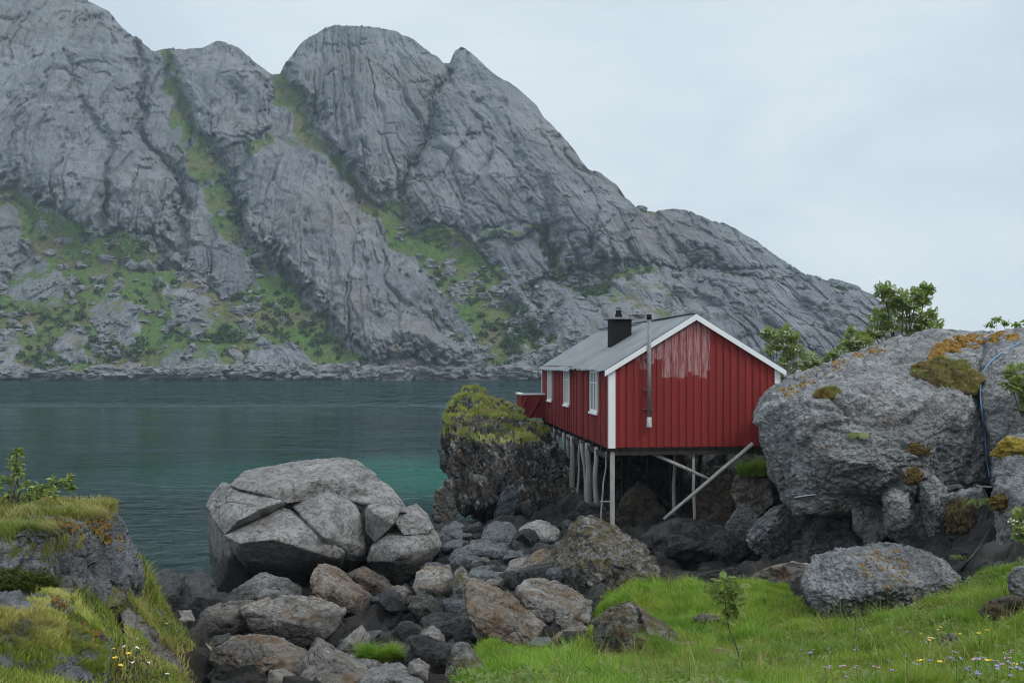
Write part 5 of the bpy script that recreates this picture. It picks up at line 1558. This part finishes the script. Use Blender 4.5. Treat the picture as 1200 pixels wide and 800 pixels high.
r_ = np.random.default_rng(301)
sel = herby > 0.55
ids = r_.choice(np.nonzero(sel)[0], 6500)
tag(leaf_sprays(Pm[ids], r_.uniform(0.035, 0.095, len(ids)), 9, r_, HERB, 'meadow_herbs'), kind='stuff')
ids = r_.choice(len(Pm), 2600, p=(lambda q: q / q.sum())(sstep(0.05, 0.4, fbm(Pm / 1.0, 3, 45))))
tag(leaf_sprays(Pm[ids], r_.uniform(0.03, 0.07, len(ids)), 10, r_, HERB, 'meadow_herbs'), kind='stuff')
ids = r_.choice(len(Pl), 2400)
tag(leaf_sprays(Pl[ids], r_.uniform(0.015, 0.035, len(ids)), 9, r_, HEATH, 'heath'), kind='stuff')
# dark heath band under the upper left ledge
hp = np.array([ghit(x, y) for x, y in zip(r_.uniform(-20, 78, 380), r_.uniform(664, 690, 380))])
tag(leaf_sprays(hp + np.array([0, -0.15, -0.02]), r_.uniform(0.02, 0.045, len(hp)), 26, r_, foliage_mat('dark_heath', (0.035, 0.055, 0.014), (0.085, 0.10, 0.028)), 'heath'), kind='stuff')


# ================================================================== MOSS AND TURF CUSHIONS, ROPES
def cushion(name, label, cat, px, py, rx, ry, body, fuzz, h0, n, seed, hang=0.0, thick=0.5):
    """a lump of turf sitting on the rock where the view ray through a pixel lands"""
    hit = cast(px, py)
    loc, nor, dist = hit
    D = loc.y
    sx, sz = rx / F * D, ry / F * D
    d, Fc = ico(5)
    q = d * 2.0 + seed
    V = d * (1 + 0.5 * fbm(q, 4, seed))[:, None] * np.array([sx, min(sx, sz) * thick + (0.08 if thick > .2 else .02), sz * (1 if hang or h0 < .1 else .45)])
    org = np.array(loc)
    o = link(name, np_mesh(name, V, Fc, True, mats=[body]), None, org)
    tag(o, label, cat)
    r_ = np.random.default_rng(seed)
    P = on_mesh(V, Fc, n, lambda c, nz: nz > (-0.2 if hang or h0 < .1 else 0.25), r_)
    h = h0 * r_.uniform(0.4, 1.3, n)
    tuft_ = not (hang or h0 < .1)
    if tuft_: h = h * np.exp(1.1 * fbm(P / 0.16, 2, seed)) * 0.8
    lean = r_.normal(size=(n, 2)) * (0.5 if tuft_ else 0.35) + np.array([0, -hang])
    me = blades_mesh('grass_blades', P - np.array([0, 0, .01]), h, np.full(n, 0.0012 * D ** 0.55), lean, np.clip(0.5 + 0.8 * fbm(P / 0.2, 2, seed), 0, 1), fuzz, curl=1.6 if hang else 0.5, seed=seed)
    link('grass_blades', me, o)
    return o


def plain(name, a, b, sc=14):
    t = NT(name)
    v = t.n('TexCoord').outputs['Object']
    return t.pr(t.mix(t.step(t.noise(v, sc, 6, 0.7), 0.35, 0.65), a, b), 0.95, t.bump(t.noise(v, sc * 2, 6, 0.7), 0.9, 0.05), Specular_IOR_Level=0.1)


MOSS_O = plain('orange_moss', (0.15, 0.085, 0.025), (0.34, 0.20, 0.05))
MOSS_Y = plain('yellow_moss', (0.22, 0.16, 0.03), (0.38, 0.29, 0.06), 9)
TURF = plain('straw_turf', (0.15, 0.115, 0.055), (0.27, 0.205, 0.10), 8)
MOSS_B = plain('brown_moss', (0.06, 0.042, 0.018), (0.15, 0.10, 0.035), 10)
SOIL = plain('peaty_turf', (0.05, 0.035, 0.018), (0.15, 0.11, 0.045), 8)
FUZZ_O = foliage_mat('orange_moss_fuzz', (0.20, 0.12, 0.03), (0.36, 0.22, 0.05), None, 0.2)
FUZZ_Y = foliage_mat('yellow_moss_fuzz', (0.26, 0.20, 0.04), (0.40, 0.32, 0.07), None, 0.2)

cushion('turf_cushion', 'large shaggy cushion of dry turf hanging in the middle of the dome rock', 'turf', 1113, 449, 37, 24, TURF, GRASS_DRY, 0.13, 6500, 11, .3)
cushion('turf_cushion', 'orange brown mossy lump at the upper left of the large dry turf cushion', 'turf', 1095, 432, 20, 9, MOSS_O, GRASS_DRY, 0.08, 1800, 12, .2)
cushion('turf_cushion', 'small dry turf cushion on the upper left of the dome rock', 'turf', 970, 464, 14, 9, MOSS_O, GRASS_DRY, 0.10, 1500, 13, .2)
cushion('moss_cushion', 'bright yellow moss cap on the dark block at the right edge', 'moss', 1192, 527, 24, 13, MOSS_Y, FUZZ_Y, 0.03, 2600, 14)
cushion('moss_cushion', 'brownish moss pad low on the dark block by the big fern', 'moss', 1176, 590, 14, 9, MOSS_B, FUZZ_O, 0.04, 1200, 15)
cushion('turf_cushion', 'pale straw tuft hanging left of the big fern', 'turf', 1122, 606, 15, 17, SOIL, STRAW, 0.16, 1800, 16, .5)
cushion('moss_cushion', 'brown moss patch on the dome rock below the large turf cushion', 'moss', 1077, 526, 12, 7, MOSS_B, FUZZ_O, 0.015, 300, 17, thick=.12)
cushion('moss_cushion', 'rust brown moss patch low on the dome rock above the upright blocks', 'moss', 1070, 557, 11, 9, MOSS_B, FUZZ_O, 0.015, 300, 18, thick=.12)
cushion('grass_tuft', 'bright green grass tuft on the brown rock beside the dome rock', 'grass tuft', 882, 556, 15, 6, SOIL, GRASS, 0.34, 4200, 19)
cushion('grass_tuft', 'soft green tuft on stones in the lower gully', 'grass tuft', 445, 772, 24, 3, SOIL, GRASS, 0.20, 5000, 20)
cushion('grass_tuft', 'yellowish tuft beside the striped rock at the bottom edge', 'grass tuft', 514, 775, 9, 10, SOIL, GRASS_DRY, 0.22, 1600, 21)
cushion('grass_tuft', 'straw coloured tuft below the mossy wedge of rock', 'grass tuft', 722, 777, 18, 7, SOIL, STRAW, 0.16, 2200, 22, .6)
cushion('grass_tuft', 'straw overhang of dead grass right of the bare slanting rock face', 'grass tuft', 812, 766, 18, 7, SOIL, STRAW, 0.18, 2200, 23, .7)
cushion('grass_tuft', 'pale dead grass clump beside the dark peat edge left of the sapling', 'grass tuft', 846, 775, 10, 8, SOIL, STRAW, 0.16, 1600, 24, .6)
cushion('grass_tuft', 'small dry grass tuft on the bare rock of the mossy wedge', 'grass tuft', 752, 754, 8, 6, SOIL, STRAW, 0.10, 800, 25, .4)


def moss_patch(label, poly, n, smin, smax, mat, seed, name='lichen_patch'):
    r_ = np.random.default_rng(seed)
    n, smin, smax = n * 5, smin * .3, smax * .42
    pts, nr = [], []
    xs, ys = [p[0] for p in poly], [p[1] for p in poly]
    while len(pts) < n:
        x, y = r_.uniform(min(xs), max(xs)), r_.uniform(min(ys), max(ys))
        if poly_sd(np.array([x]), np.array([y]), poly)[0] + 6 * perlin(np.array([[x / 9, y / 5, seed]]), 3)[0] < 0: continue
        if perlin(np.array([[x / 14, y / 6, seed + 4.3]]), 8)[0] < -0.12: continue
        h = cast(x, y)
        if h is None or h[2] > 60: continue
        pts.append(np.array(h[0])); nr.append(np.array(h[1]))
    P, N = np.array(pts), np.array(nr)
    d, Fc = ico(2)
    a = np.cross(N, [0.2, 0.1, 0.97]); a /= np.linalg.norm(a, axis=1)[:, None]
    b = np.cross(N, a)
    s = r_.uniform(smin, smax, n)
    off = r_.uniform(0, 40, (n, 1, 3))
    rr = 1 + 0.7 * perlin((d[None] * 1.8 + off).reshape(-1, 3), seed).reshape(n, -1)
    V = P[:, None] + ((d[None, :, 0:1] * a[:, None] + d[None, :, 1:2] * b[:, None]) * rr[..., None] + d[None, :, 2:3] * N[:, None] * 0.05) * s[:, None, None]
    c = P.mean(0)
    Fa = (Fc[None] + (np.arange(n) * len(d))[:, None, None]).reshape(-1, 3)
    o = link(name, np_mesh(name, V.reshape(-1, 3) - c, Fa, True, mats=[mat]), None, c)
    tag(o, kind='stuff')


moss_patch('broad orange moss patch along the crest of the dome rock', [(1088, 418), (1100, 400), (1130, 394), (1190, 388), (1194, 396), (1150, 402), (1120, 412), (1092, 428)], 210, .05, .22, MOSS_O, 1)
moss_patch('scattered orange lichen specks on the left shoulder of the dome rock', [(905, 462), (940, 440), (1000, 414), (1040, 404), (1040, 412), (990, 428), (945, 450), (930, 470)], 40, .04, .13, MOSS_O, 2)
moss_patch('orange lichen specks on the big rough boulder in the grass', [(1000, 650), (1050, 640), (1080, 680), (1040, 690), (1010, 670)], 34, .02, .07, MOSS_O, 3)
moss_patch('orange lichen rim along the edge of the upper left ledge', [(60, 606), (100, 602), (130, 610), (146, 640), (140, 650), (112, 622), (70, 622)], 26, .02, .07, MOSS_O, 4)
moss_patch('orange lichen lines along the lower left rock face', [(56, 700), (70, 696), (100, 728), (126, 760), (124, 770), (96, 742)], 26, .02, .05, MOSS_O, 5)


def rope(name, label, pix, rad, mat, off=0.035):
    pts = []
    for (x0, y0), (x1, y1) in zip(pix[:-1], pix[1:]):
        n = max(2, int(math.hypot(x1 - x0, y1 - y0) / 6))
        for k in range(n):
            h = cast(x0 + (x1 - x0) * k / n, y0 + (y1 - y0) * k / n)
            if h: pts.append(h[0] + h[1] * off + (Vector((0, 0, CAMZ)) - h[0]).normalized() * off)
    P = [Vector(p) for p in pts]
    for _ in range(3):
        P = [P[0]] + [(P[i - 1] + P[i] * 2 + P[i + 1]) / 4 for i in range(1, len(P) - 1)] + [P[-1]]
    m = MB()
    m.tube(P, rad, 7)
    c = P[0].copy()
    m.v = [(a - c.x, b - c.y, d - c.z) for a, b, d in m.v]
    o = m.build(name, mat, None, True, loc=c)
    tag(o, label, 'rope')
    return o


def simple(name, col, rough=0.6, sc=20):
    t = NT(name)
    v = t.n('TexCoord').outputs['Object']
    return t.pr(t.mix(t.noise(v, sc, 4, 0.6), tuple(x * 0.6 for x in col), tuple(min(1, x * 1.15) for x in col)), rough)


rope('rope', 'blue rope running down the face of the dome rock', [(1196, 402), (1178, 412), (1160, 424), (1151, 438), (1150, 460), (1153, 490), (1156, 520), (1158, 545), (1163, 568)], 0.022, simple('blue_rope', (0.10, 0.22, 0.38)))
rope('rope', 'white rope end below the blue rope on the dome rock', [(1163, 569), (1150, 570), (1138, 567)], 0.022, simple('white_rope', (0.6, 0.64, 0.68)))
rope('rope', 'dark cable across the foot of the dome rock from blue knot to cave', [(962, 578), (985, 577), (1010, 578), (1036, 582)], 0.014, simple('black_cable', (0.02, 0.02, 0.022)))
rope('rope', 'pale rope with a blue knot at the left end of the dark cable', [(918, 584), (926, 583), (940, 580), (962, 577)], 0.020, simple('pale_rope', (0.5, 0.54, 0.58)))
rope('rope', 'thin dark cable from the white rope end to the upright blocks', [(1138, 567), (1118, 565), (1100, 568)], 0.013, simple('dark_cable', (0.02, 0.02, 0.022)))
rope('hose', 'black hose slanting down from the fern into the meadow', [(1160, 622), (1150, 640), (1138, 656), (1128, 668), (1118, 674)], 0.020, simple('black_hose', (0.02, 0.02, 0.02)))


# ================================================================== SHRUBS, FERNS, SAPLINGS
LEAF_ROWAN = foliage_mat('rowan_leaves', (0.13, 0.21, 0.036), (0.31, 0.38, 0.10), None, 0.35)
LEAF_BRIGHT = foliage_mat('bright_leaves', (0.15, 0.22, 0.052), (0.29, 0.345, 0.11), None, 0.35)
BLOSSOM = simple('cream_blossom', (0.78, 0.79, 0.64), 0.9)
BARK = mat_wood('shrub_bark', (0.055, 0.048, 0.042), (0.12, 0.105, 0.09))
WHITE_P = simple('white_petals', (0.75, 0.76, 0.75), 0.8)


def pinnate(nl=6, ln=0.5, wid=0.17):
    """a feathered leaf of unit length along +x, leaflets in pairs"""
    v = []
    for k in range(nl):
        x = 0.18 + 0.72 * k / (nl - 1)
        l = ln * (0.75 + 0.5 * math.sin(math.pi * (k + .6) / nl)) * 0.75
        for s in (-1, 1):
            b = np.array([x, 0, 0.0]); t = np.array([x + l * .42, s * l, -0.06]); m = (b + t) / 2
            d = np.array([s * l, -l * .42, 0]) / l
            v += [b, m + d * wid * .5 * s + [0, 0, .02], t, m - d * wid * .5 * s + [0, 0, .02]]
    b, t = np.array([.9, 0, 0]), np.array([1.25, 0, -.05])
    v += [b, (b + t) / 2 + [0, wid * .5, 0], t, (b + t) / 2 - [0, wid * .5, 0]]
    return np.array(v)


def broad():
    return np.array([[0, 0, 0], [.45, .30, .05], [1, 0, -.1], [.45, -.30, .05]], float)


def place_leaves(P, D_, size, tmpl, r_, droop=0.2):
    """leaf templates at P pointing along D_"""
    n = len(P)
    d = D_ + r_.normal(size=(n, 3)) * 0.35 + np.array([0, 0, -droop])
    d /= np.linalg.norm(d, axis=1)[:, None]
    up = np.array([0, 0, 1.0]) + r_.normal(size=(n, 3)) * 0.45
    s = np.cross(up, d); s /= np.linalg.norm(s, axis=1)[:, None] + 1e-9
    u = np.cross(d, s)
    V = P[:, None] + (tmpl[None, :, 0:1] * d[:, None] + tmpl[None, :, 1:2] * s[:, None] + tmpl[None, :, 2:3] * u[:, None]) * size[:, None, None]
    return V.reshape(-1, 3)


def shrub(name, label, cat, base, clusters, leaf, tmpl, per, mat, seed, stems=4, blossom=0.0, rad=0.03, group=None):
    """base: 3D foot; clusters: (3D centre, radius); one stem runs to every cluster, twigs inside each"""
    r_ = np.random.default_rng(seed)
    base = np.array(base, float)
    root = bpy.data.objects.new(name, None)
    COL.objects.link(root)
    root.location = base
    tag(root, label, cat, group)
    m = MB()
    LP, LD, LS, BL = [], [], [], []
    hubs = [base + np.array([r_.normal() * .06, r_.normal() * .06, 0]) for _ in range(stems)]
    for c, cr in clusters:
        c = np.array(c, float)
        b = hubs[r_.integers(0, stems)]
        k1 = b + (c - b) * 0.45 + np.array([0, 0, 0.12 * np.linalg.norm(c - b)]) + r_.normal(size=3) * 0.06
        pts = []
        for t in np.linspace(0, 1, 7):
            pts.append((b * (1 - t) ** 2 + 2 * k1 * t * (1 - t) + c * t * t) - base)
        m.tube(pts, [rad * (1 - 0.75 * k / 6) for k in range(7)], 6)
        nt = max(4, int(per / 1.6))
        for _ in range(nt):
            d = r_.normal(size=3); d[2] = abs(d[2]) * .9 - .15; d /= np.linalg.norm(d)
            e = c + d * cr * r_.uniform(.45, 1.0)
            m.tube([c - base, (c + e) / 2 - base + r_.normal(size=3) * .02 * cr, e - base], [rad * .28, rad * .2, rad * .1], 4, False)
            for j in range(4):
                f = r_.uniform(.35, 1.0)
                LP.append(c + (e - c) * f - base)
                q = d + r_.normal(size=3) * .7
                LD.append(q / np.linalg.norm(q)); LS.append(leaf * r_.uniform(.7, 1.25))
            if r_.uniform() < blossom: BL.append(e - base + d * leaf * .25)
    m.build('stem', BARK, root, True)
    LP, LD, LS = np.array(LP), np.array(LD), np.array(LS)
    V = place_leaves(LP, LD, LS, tmpl, r_)
    tint = np.repeat(np.clip(r_.uniform(0, 1, len(LP)) * .8 + .3 * fbm(LP / .3, 2, seed), 0, 1), len(tmpl))
    link('foliage', np_mesh('foliage', V, np.arange(len(V)).reshape(-1, 4), False, {'tint': tint}, [mat]), root)
    if BL:
        BL = np.array(BL)
        n = 14
        P = np.repeat(BL, n, 0) + r_.normal(size=(len(BL) * n, 3)) * np.array([1, 1, .45]) * leaf * .32
        a = r_.normal(size=P.shape); a /= np.linalg.norm(a, axis=1)[:, None]
        b = np.cross(a, r_.normal(size=P.shape)); b /= np.linalg.norm(b, axis=1)[:, None]
        s = leaf * .11
        V = np.stack([P - a * s, P + b * s, P + a * s, P - b * s], 1).reshape(-1, 3)
        link('blossom', np_mesh('blossom', V, np.arange(len(V)).reshape(-1, 4), False, mats=[BLOSSOM]), root)
    return root


def pc(D, *cl):
    """cluster list from pixels: (px, py, radius px, dD)"""
    return [(W(x, y, D + dd), r / F * (D + dd)) for x, y, r, dd in cl]


PIN = pinnate()
def gfoot(px, D):
    x = (px - CX) / F * D
    return (x, D, float(gtop(x, D)[0]) - .05)


shrub('rowan_tree', 'tallest rowan tree rising behind the dome rock, dark green with pale blossom', 'tree', gfoot(1060, 33.5), pc(33.5,
      (1036, 342, 9, 0), (1042, 362, 13, .2), (1058, 350, 10, -.2), (1074, 346, 7, 0), (1082, 352, 8, .3), (1087, 340, 4, 0), (1062, 372, 14, .2), (1030, 374, 12, 0), (1085, 372, 13, .1), (1046, 388, 14, 0), (1072, 388, 14, 0), (1096, 384, 9, .3), (1024, 392, 11, .1), (1010, 400, 10, 0), (1090, 394, 10, 0),
      (1050, 404, 12, .4), (1038, 351, 6, 0), (1066, 360, 9, 0), (1078, 379, 11, 0)), .22, PIN, 24, LEAF_ROWAN, 41, 4, .40, .045)
shrub('rowan_tree', 'pale flowering rowan tree between the cabin gable and the dome rock', 'tree', gfoot(925, 31.5), pc(31.5,
      (908, 396, 10, 0), (922, 392, 9, 0), (930, 398, 8, .2), (905, 410, 9, 0), (918, 408, 12, 0), (934, 412, 10, 0), (922, 424, 14, 0), (940, 428, 11, .2), (952, 422, 9, 0), (930, 440, 13, 0), (916, 446, 9, 0), (958, 430, 7, 0), (946, 440, 9, 0), (900, 392, 4, 0)), .20, PIN, 17, LEAF_BRIGHT, 42, 3, .7, .03)
shrub('rowan_bush', 'low flowering rowan bush on the crest left of the tallest rowan', 'bush', gfoot(1000, 32.5), pc(32.5,
      (992, 405, 9, 0), (1002, 400, 9, 0), (984, 414, 7, 0), (996, 388, 3, 0), (1014, 402, 9, 0), (970, 424, 7, 0), (978, 420, 7, 0), (1004, 410, 10, 0)), .20, PIN, 17, LEAF_BRIGHT, 43, 3, .7, .025)
shrub('willow_bush', 'small grey green bush on the skyline at the right edge', 'bush', gfoot(1170, 34), pc(34, (1168, 376, 6, 0), (1178, 380, 6, 0), (1160, 382, 5, 0), (1192, 382, 6, 0), (1204, 378, 7, 0)), .12, broad(), 26, LEAF_ROWAN, 44, 3, .1, .02)


def at_hit(px, py):
    h = cast(px, py)
    return tuple(h[0])


b = at_hit(1198, 488)
shrub('rowan_bush', 'rowan sprig growing on the dark block at the right edge', 'bush', b, pc(b[1] - .3, (1190, 438, 9, 0), (1200, 450, 11, 0), (1186, 452, 7, 0), (1204, 470, 9, 0)), .20, PIN, 16, LEAF_BRIGHT, 45, 2, .12, .018)
b = tuple(ghit(1215, 660))
shrub('rowan_bush', 'white blossoming branch at the right edge beside the dark block', 'bush', b, pc(11, (1196, 612, 7, 0), (1202, 626, 8, 0), (1208, 600, 8, 0)), .12, PIN, 14, LEAF_BRIGHT, 46, 2, .9, .012)
b = at_hit(30, 596)
shrub('leafy_bush', 'leafy green bush growing on the upper left ledge', 'bush', b, pc(b[1], (20, 530, 5, 0), (16, 545, 9, 0), (22, 556, 10, 0), (8, 566, 11, .1), (30, 570, 12, 0), (48, 572, 12, 0), (64, 568, 10, 0), (78, 562, 7, 0), (58, 580, 11, -.1), (36, 584, 12, -.1), (12, 582, 12, 0), (-10, 575, 14, 0), (80, 572, 7, 0)), .060, broad(), 17, LEAF_BRIGHT, 47, 5, .02, .010)


# the young rowan in the meadow: one thin leaning stem with a leafy top
def sapling(name, label, foot, stem_px, D, cl, leaf, tmpl, per, mat, seed, rad):
    r_ = np.random.default_rng(seed)
    root = bpy.data.objects.new(name, None)
    COL.objects.link(root)
    root.location = foot
    tag(root, label, 'sapling')
    foot = np.array(foot)
    pts = [np.zeros(3)] + [np.array(W(x, y, D)) - foot for x, y in stem_px]
    m = MB()
    m.tube(pts, [rad * (1 - .7 * k / (len(pts) - 1)) for k in range(len(pts))], 8)
    LP, LD, LS = [], [], []
    for x, y, r, n in cl:
        c = np.array(W(x, y, D)) - foot
        rr = r / F * D
        near = min(pts, key=lambda p: np.linalg.norm(p - c))
        for _ in range(n):
            d = r_.normal(size=3); d[2] = d[2] * .6 + .25; d /= np.linalg.norm(d)
            s = c + r_.normal(size=3) * rr * .3
            LP.append(s); LD.append(d); LS.append(leaf * r_.uniform(.75, 1.2))
            if _ % 3 == 0: m.tube([near, (near + s) / 2 + np.array([0, 0, -.01]), s], [rad * .3, rad * .25, rad * .15], 4, False)
    m.build('stem', BARK, root, True)
    LP, LD, LS = np.array(LP), np.array(LD), np.array(LS)
    V = place_leaves(LP, LD, LS, tmpl, r_, .3)
    link('foliage', np_mesh('foliage', V, np.arange(len(V)).reshape(-1, 4), False, {'tint': np.repeat(r_.uniform(.2, 1, len(LP)), len(tmpl))}, [mat]), root)


LEAF_SAP = foliage_mat('sapling_leaves', (0.10, 0.155, 0.03), (0.20, 0.26, 0.07), None, 0.35)
LEAF_SAPD = foliage_mat('sapling_leaves_dark', (0.035, 0.07, 0.014), (0.08, 0.13, 0.025), None, 0.35)
f = ghit(879, 812)
sapling('rowan_sapling', 'thin young rowan sapling with a leafy top standing in the meadow', tuple(f), [(878, 800), (870, 782), (862, 755), (854, 735), (851, 715), (849, 695), (850, 683)], f[1],
        [(850, 680, 7, 20), (838, 690, 8, 14), (864, 688, 8, 14), (855, 697, 9, 18), (845, 703, 7, 12), (860, 712, 8, 16), (856, 722, 6, 10), (866, 704, 6, 8), (870, 772, 5, 7), (855, 780, 5, 6), (866, 788, 5, 5)], .085, pinnate(6, .42, .15), 10, LEAF_SAP, 51, .009)
f = ghit(1003, 772)
sapling('willowherb', 'single tall leafy stem standing before the big rough boulder', tuple(f), [(1003, 760), (1002, 745), (1003, 730), (1002, 712)], f[1],
        [(1002, 716, 3, 5), (1003, 728, 4, 7), (1004, 740, 5, 8), (1001, 748, 5, 8), (1004, 758, 5, 8)], .055, broad(), 10, LEAF_SAP, 52, .005)
for k, (x, y, lab) in enumerate([(1183, 770, 'pale leafy weed at the lower right edge of the meadow'), (822, 792, 'light green weed with a few leaves left of the sapling foot'), (900, 800, 'grey green leafy weed right of the sapling foot'), (1020, 795, 'dark leafy weed at the bottom edge below the willowherb')]):
    f = ghit(x, y)
    sapling('weed', lab, tuple(f), [(x, y - 8), (x + 1, y - 18)], f[1], [(x, y - 6, 6, 10), (x - 3, y - 14, 6, 9), (x + 4, y - 18, 5, 8)], .06, broad(), 8, HERB, 55 + k, .004)


def fern(label, px, py, size, n, seed):
    h = cast(px, py)
    r_ = np.random.default_rng(seed)
    root = bpy.data.objects.new('fern', None)
    COL.objects.link(root)
    root.location = h[0]
    tag(root, label, 'fern')
    for k in range(n):
        a = -math.pi / 2 + r_.uniform(-1.5, 1.5)
        out = np.array([math.cos(a), math.sin(a) * .8, 0])
        L = size * r_.uniform(.65, 1.1)
        v = []
        P = [out * (L * t) + np.array([0, 0, L * (0.75 * t - 1.0 * t * t) + .02]) for t in np.linspace(0, 1, 15)]
        sd = np.array([-math.sin(a), math.cos(a), 0])
        for i in range(1, 14):
            w = L * .30 * math.sin(math.pi * (i / 14) ** .75) + .01
            tg = (P[i + 1] - P[i - 1]); tg /= np.linalg.norm(tg)
            for s in (-1, 1):
                b = P[i]; t = b + sd * s * w + tg * w * .4 + np.array([0, 0, -.1 * w]); m = (b + t) / 2
                v += [b, m + tg * L * .028, t, m - tg * L * .028]
        v = np.array(v)
        link('frond', np_mesh('frond', v, np.arange(len(v)).reshape(-1, 4), False, {'tint': np.full(len(v), r_.uniform(.2, 1))}, [LEAF_BRIGHT]), root)


fern('large fern growing in the shaded cleft beside the dark block', 1146, 588, .55, 12, 61)
fern('small fern in the crack on the left face of the dome rock', 1006, 510, .42, 9, 62)
fern('small low fern at the foot of the upright blocks', 1122, 652, .30, 8, 63)

# ---- flowers, each one its own plant
YEL = simple('buttercup_petals', (0.72, 0.50, 0.02), .6)
PUR = simple('geranium_petals', (0.30, 0.22, 0.52), .7)
PNK = simple('pink_petals', (0.46, 0.26, 0.42), .7)
STEM = simple('flower_stem', (0.07, 0.12, 0.03), .7)


def flower_mesh(name, mat, r, hgt, petals, cluster=1, cup=.35):
    v, fq, mi = [], [], []
    def quad(a, b, c, d, m):
        i = len(v); v.extend([a, b, c, d]); fq.append((i, i + 1, i + 2, i + 3)); mi.append(m)
    for (dx, dy) in ((.0025, 0), (0, .0025)):
        quad((-dx, -dy, -.05), (dx, dy, -.05), (dx * .6, dy * .6, hgt), (-dx * .6, -dy * .6, hgt), 0)
    for k in range(3):
        a = k * 2.1
        quad((0, 0, hgt * .3), (.02 * math.cos(a + .4), .02 * math.sin(a + .4), hgt * .42), (.05 * math.cos(a), .05 * math.sin(a), hgt * .5), (.02 * math.cos(a - .4), .02 * math.sin(a - .4), hgt * .42), 0)
    rr = random.Random(petals * 7 + cluster)
    for c in range(cluster):
        ox, oy, oz = (0, 0, hgt) if c == 0 else (rr.uniform(-1, 1) * r * 2.2, rr.uniform(-1, 1) * r * 2.2, hgt + rr.uniform(-1, .6) * r)
        for k in range(petals):
            a = 2 * math.pi * k / petals + c
            e = math.pi / petals * .95
            quad((ox, oy, oz - r * .2), (ox + r * .75 * math.cos(a - e), oy + r * .75 * math.sin(a - e), oz + r * cup * .7), (ox + r * math.cos(a), oy + r * math.sin(a), oz + r * cup), (ox + r * .75 * math.cos(a + e), oy + r * .75 * math.sin(a + e), oz + r * cup * .7), 1)
    return np_mesh(name, v, fq, False, mats=[STEM, mat], midx=mi)


def plant_flowers(name, label, group, meshes, spots, hgt):
    for k, (x, y) in enumerate(spots):
        g = ghit(x, y)
        D = g[1]
        # the head is seen at the pixel: the foot stands a stem's length lower
        w = ghit(x, y + hgt * F / D)
        o = link(name, meshes[k % len(meshes)], None, (w[0], w[1], float(gtop(w[0], w[1])[0])), random.uniform(0, 6.28))
        o.rotation_euler = (random.uniform(-.1, .35), random.uniform(-.2, .2), random.uniform(0, 6.28))
        o.scale = [random.uniform(.85, 1.15)] * 3
        tag(o, label, 'flower', group)


fy = [flower_mesh('buttercup', YEL, .021, .26, 5), flower_mesh('buttercup', YEL, .024, .24, 5)]
fp = [flower_mesh('geranium', PUR, .015, .27, 5, 2), flower_mesh('geranium', PUR, .017, .25, 5, 1), flower_mesh('geranium', PNK, .014, .26, 5, 3)]
fw = [flower_mesh('yarrow', WHITE_P, .007, .16, 5, 6, .1)]
plant_flowers('buttercup', 'yellow buttercup standing in the meadow grass at lower right', 'yellow buttercups in the meadow', fy,
              [(1095, 735), (1098, 738), (1108, 735), (1085, 745), (1092, 743), (1091, 744), (1133, 747), (1150, 752), (1159, 748), (1121, 753), (1089, 776), (1151, 788), (1178, 791), (1189, 788), (1102, 796), (1144, 776), (1022, 768), (1097, 793), (1075, 744), (660, 792), (1180, 772)], .25)
rr = random.Random(5)
spots = [(1041, 731), (1036, 732), (1051, 740), (1062, 742), (1072, 741), (1040, 750), (1068, 754), (1088, 753), (1095, 754), (1007, 742), (1016, 742), (1005, 763), (1048, 780), (1057, 767), (1139, 754), (1062, 785), (1082, 749), (1049, 742)]
spots += [(rr.uniform(1120, 1198), rr.uniform(772, 798)) for _ in range(34)] + [(rr.uniform(965, 1090), rr.uniform(760, 798)) for _ in range(14)] + [(rr.uniform(925, 962), rr.uniform(764, 776)) for _ in range(9)]
plant_flowers('geranium', 'small purple or pink flower in the meadow at lower right', 'purple and pink meadow flowers', fp, spots, .25)
plant_flowers('buttercup', 'yellow buttercup on the left bank beside the lichen covered rock face', 'yellow buttercups on the left bank', fy, [(133, 783), (130, 781), (136, 782), (148, 770), (124, 762), (193, 740)], .18)
plant_flowers('yarrow', 'white flower head on the left bank', 'white flowers on the left bank', fw, [(106, 786), (103, 784), (160, 765), (165, 758), (196, 790), (172, 779), (158, 778), (150, 760)], .14)


# ================================================================== AIR
def build_haze():
    m = MB()
    m.box(-1300, 1300, -150, 1300, -14, 420)
    t = NT('haze')
    pv = t.n('VolumePrincipled', {'Color': (0.66, 0.83, 1.0), 'Density': 0.00026, 'Anisotropy': 0.0})
    t.t.links.new(pv.outputs[0], t.n('OutputMaterial').inputs['Volume'])
    o = m.build('haze', t.m)
    tag(o, kind='stuff')


build_haze()
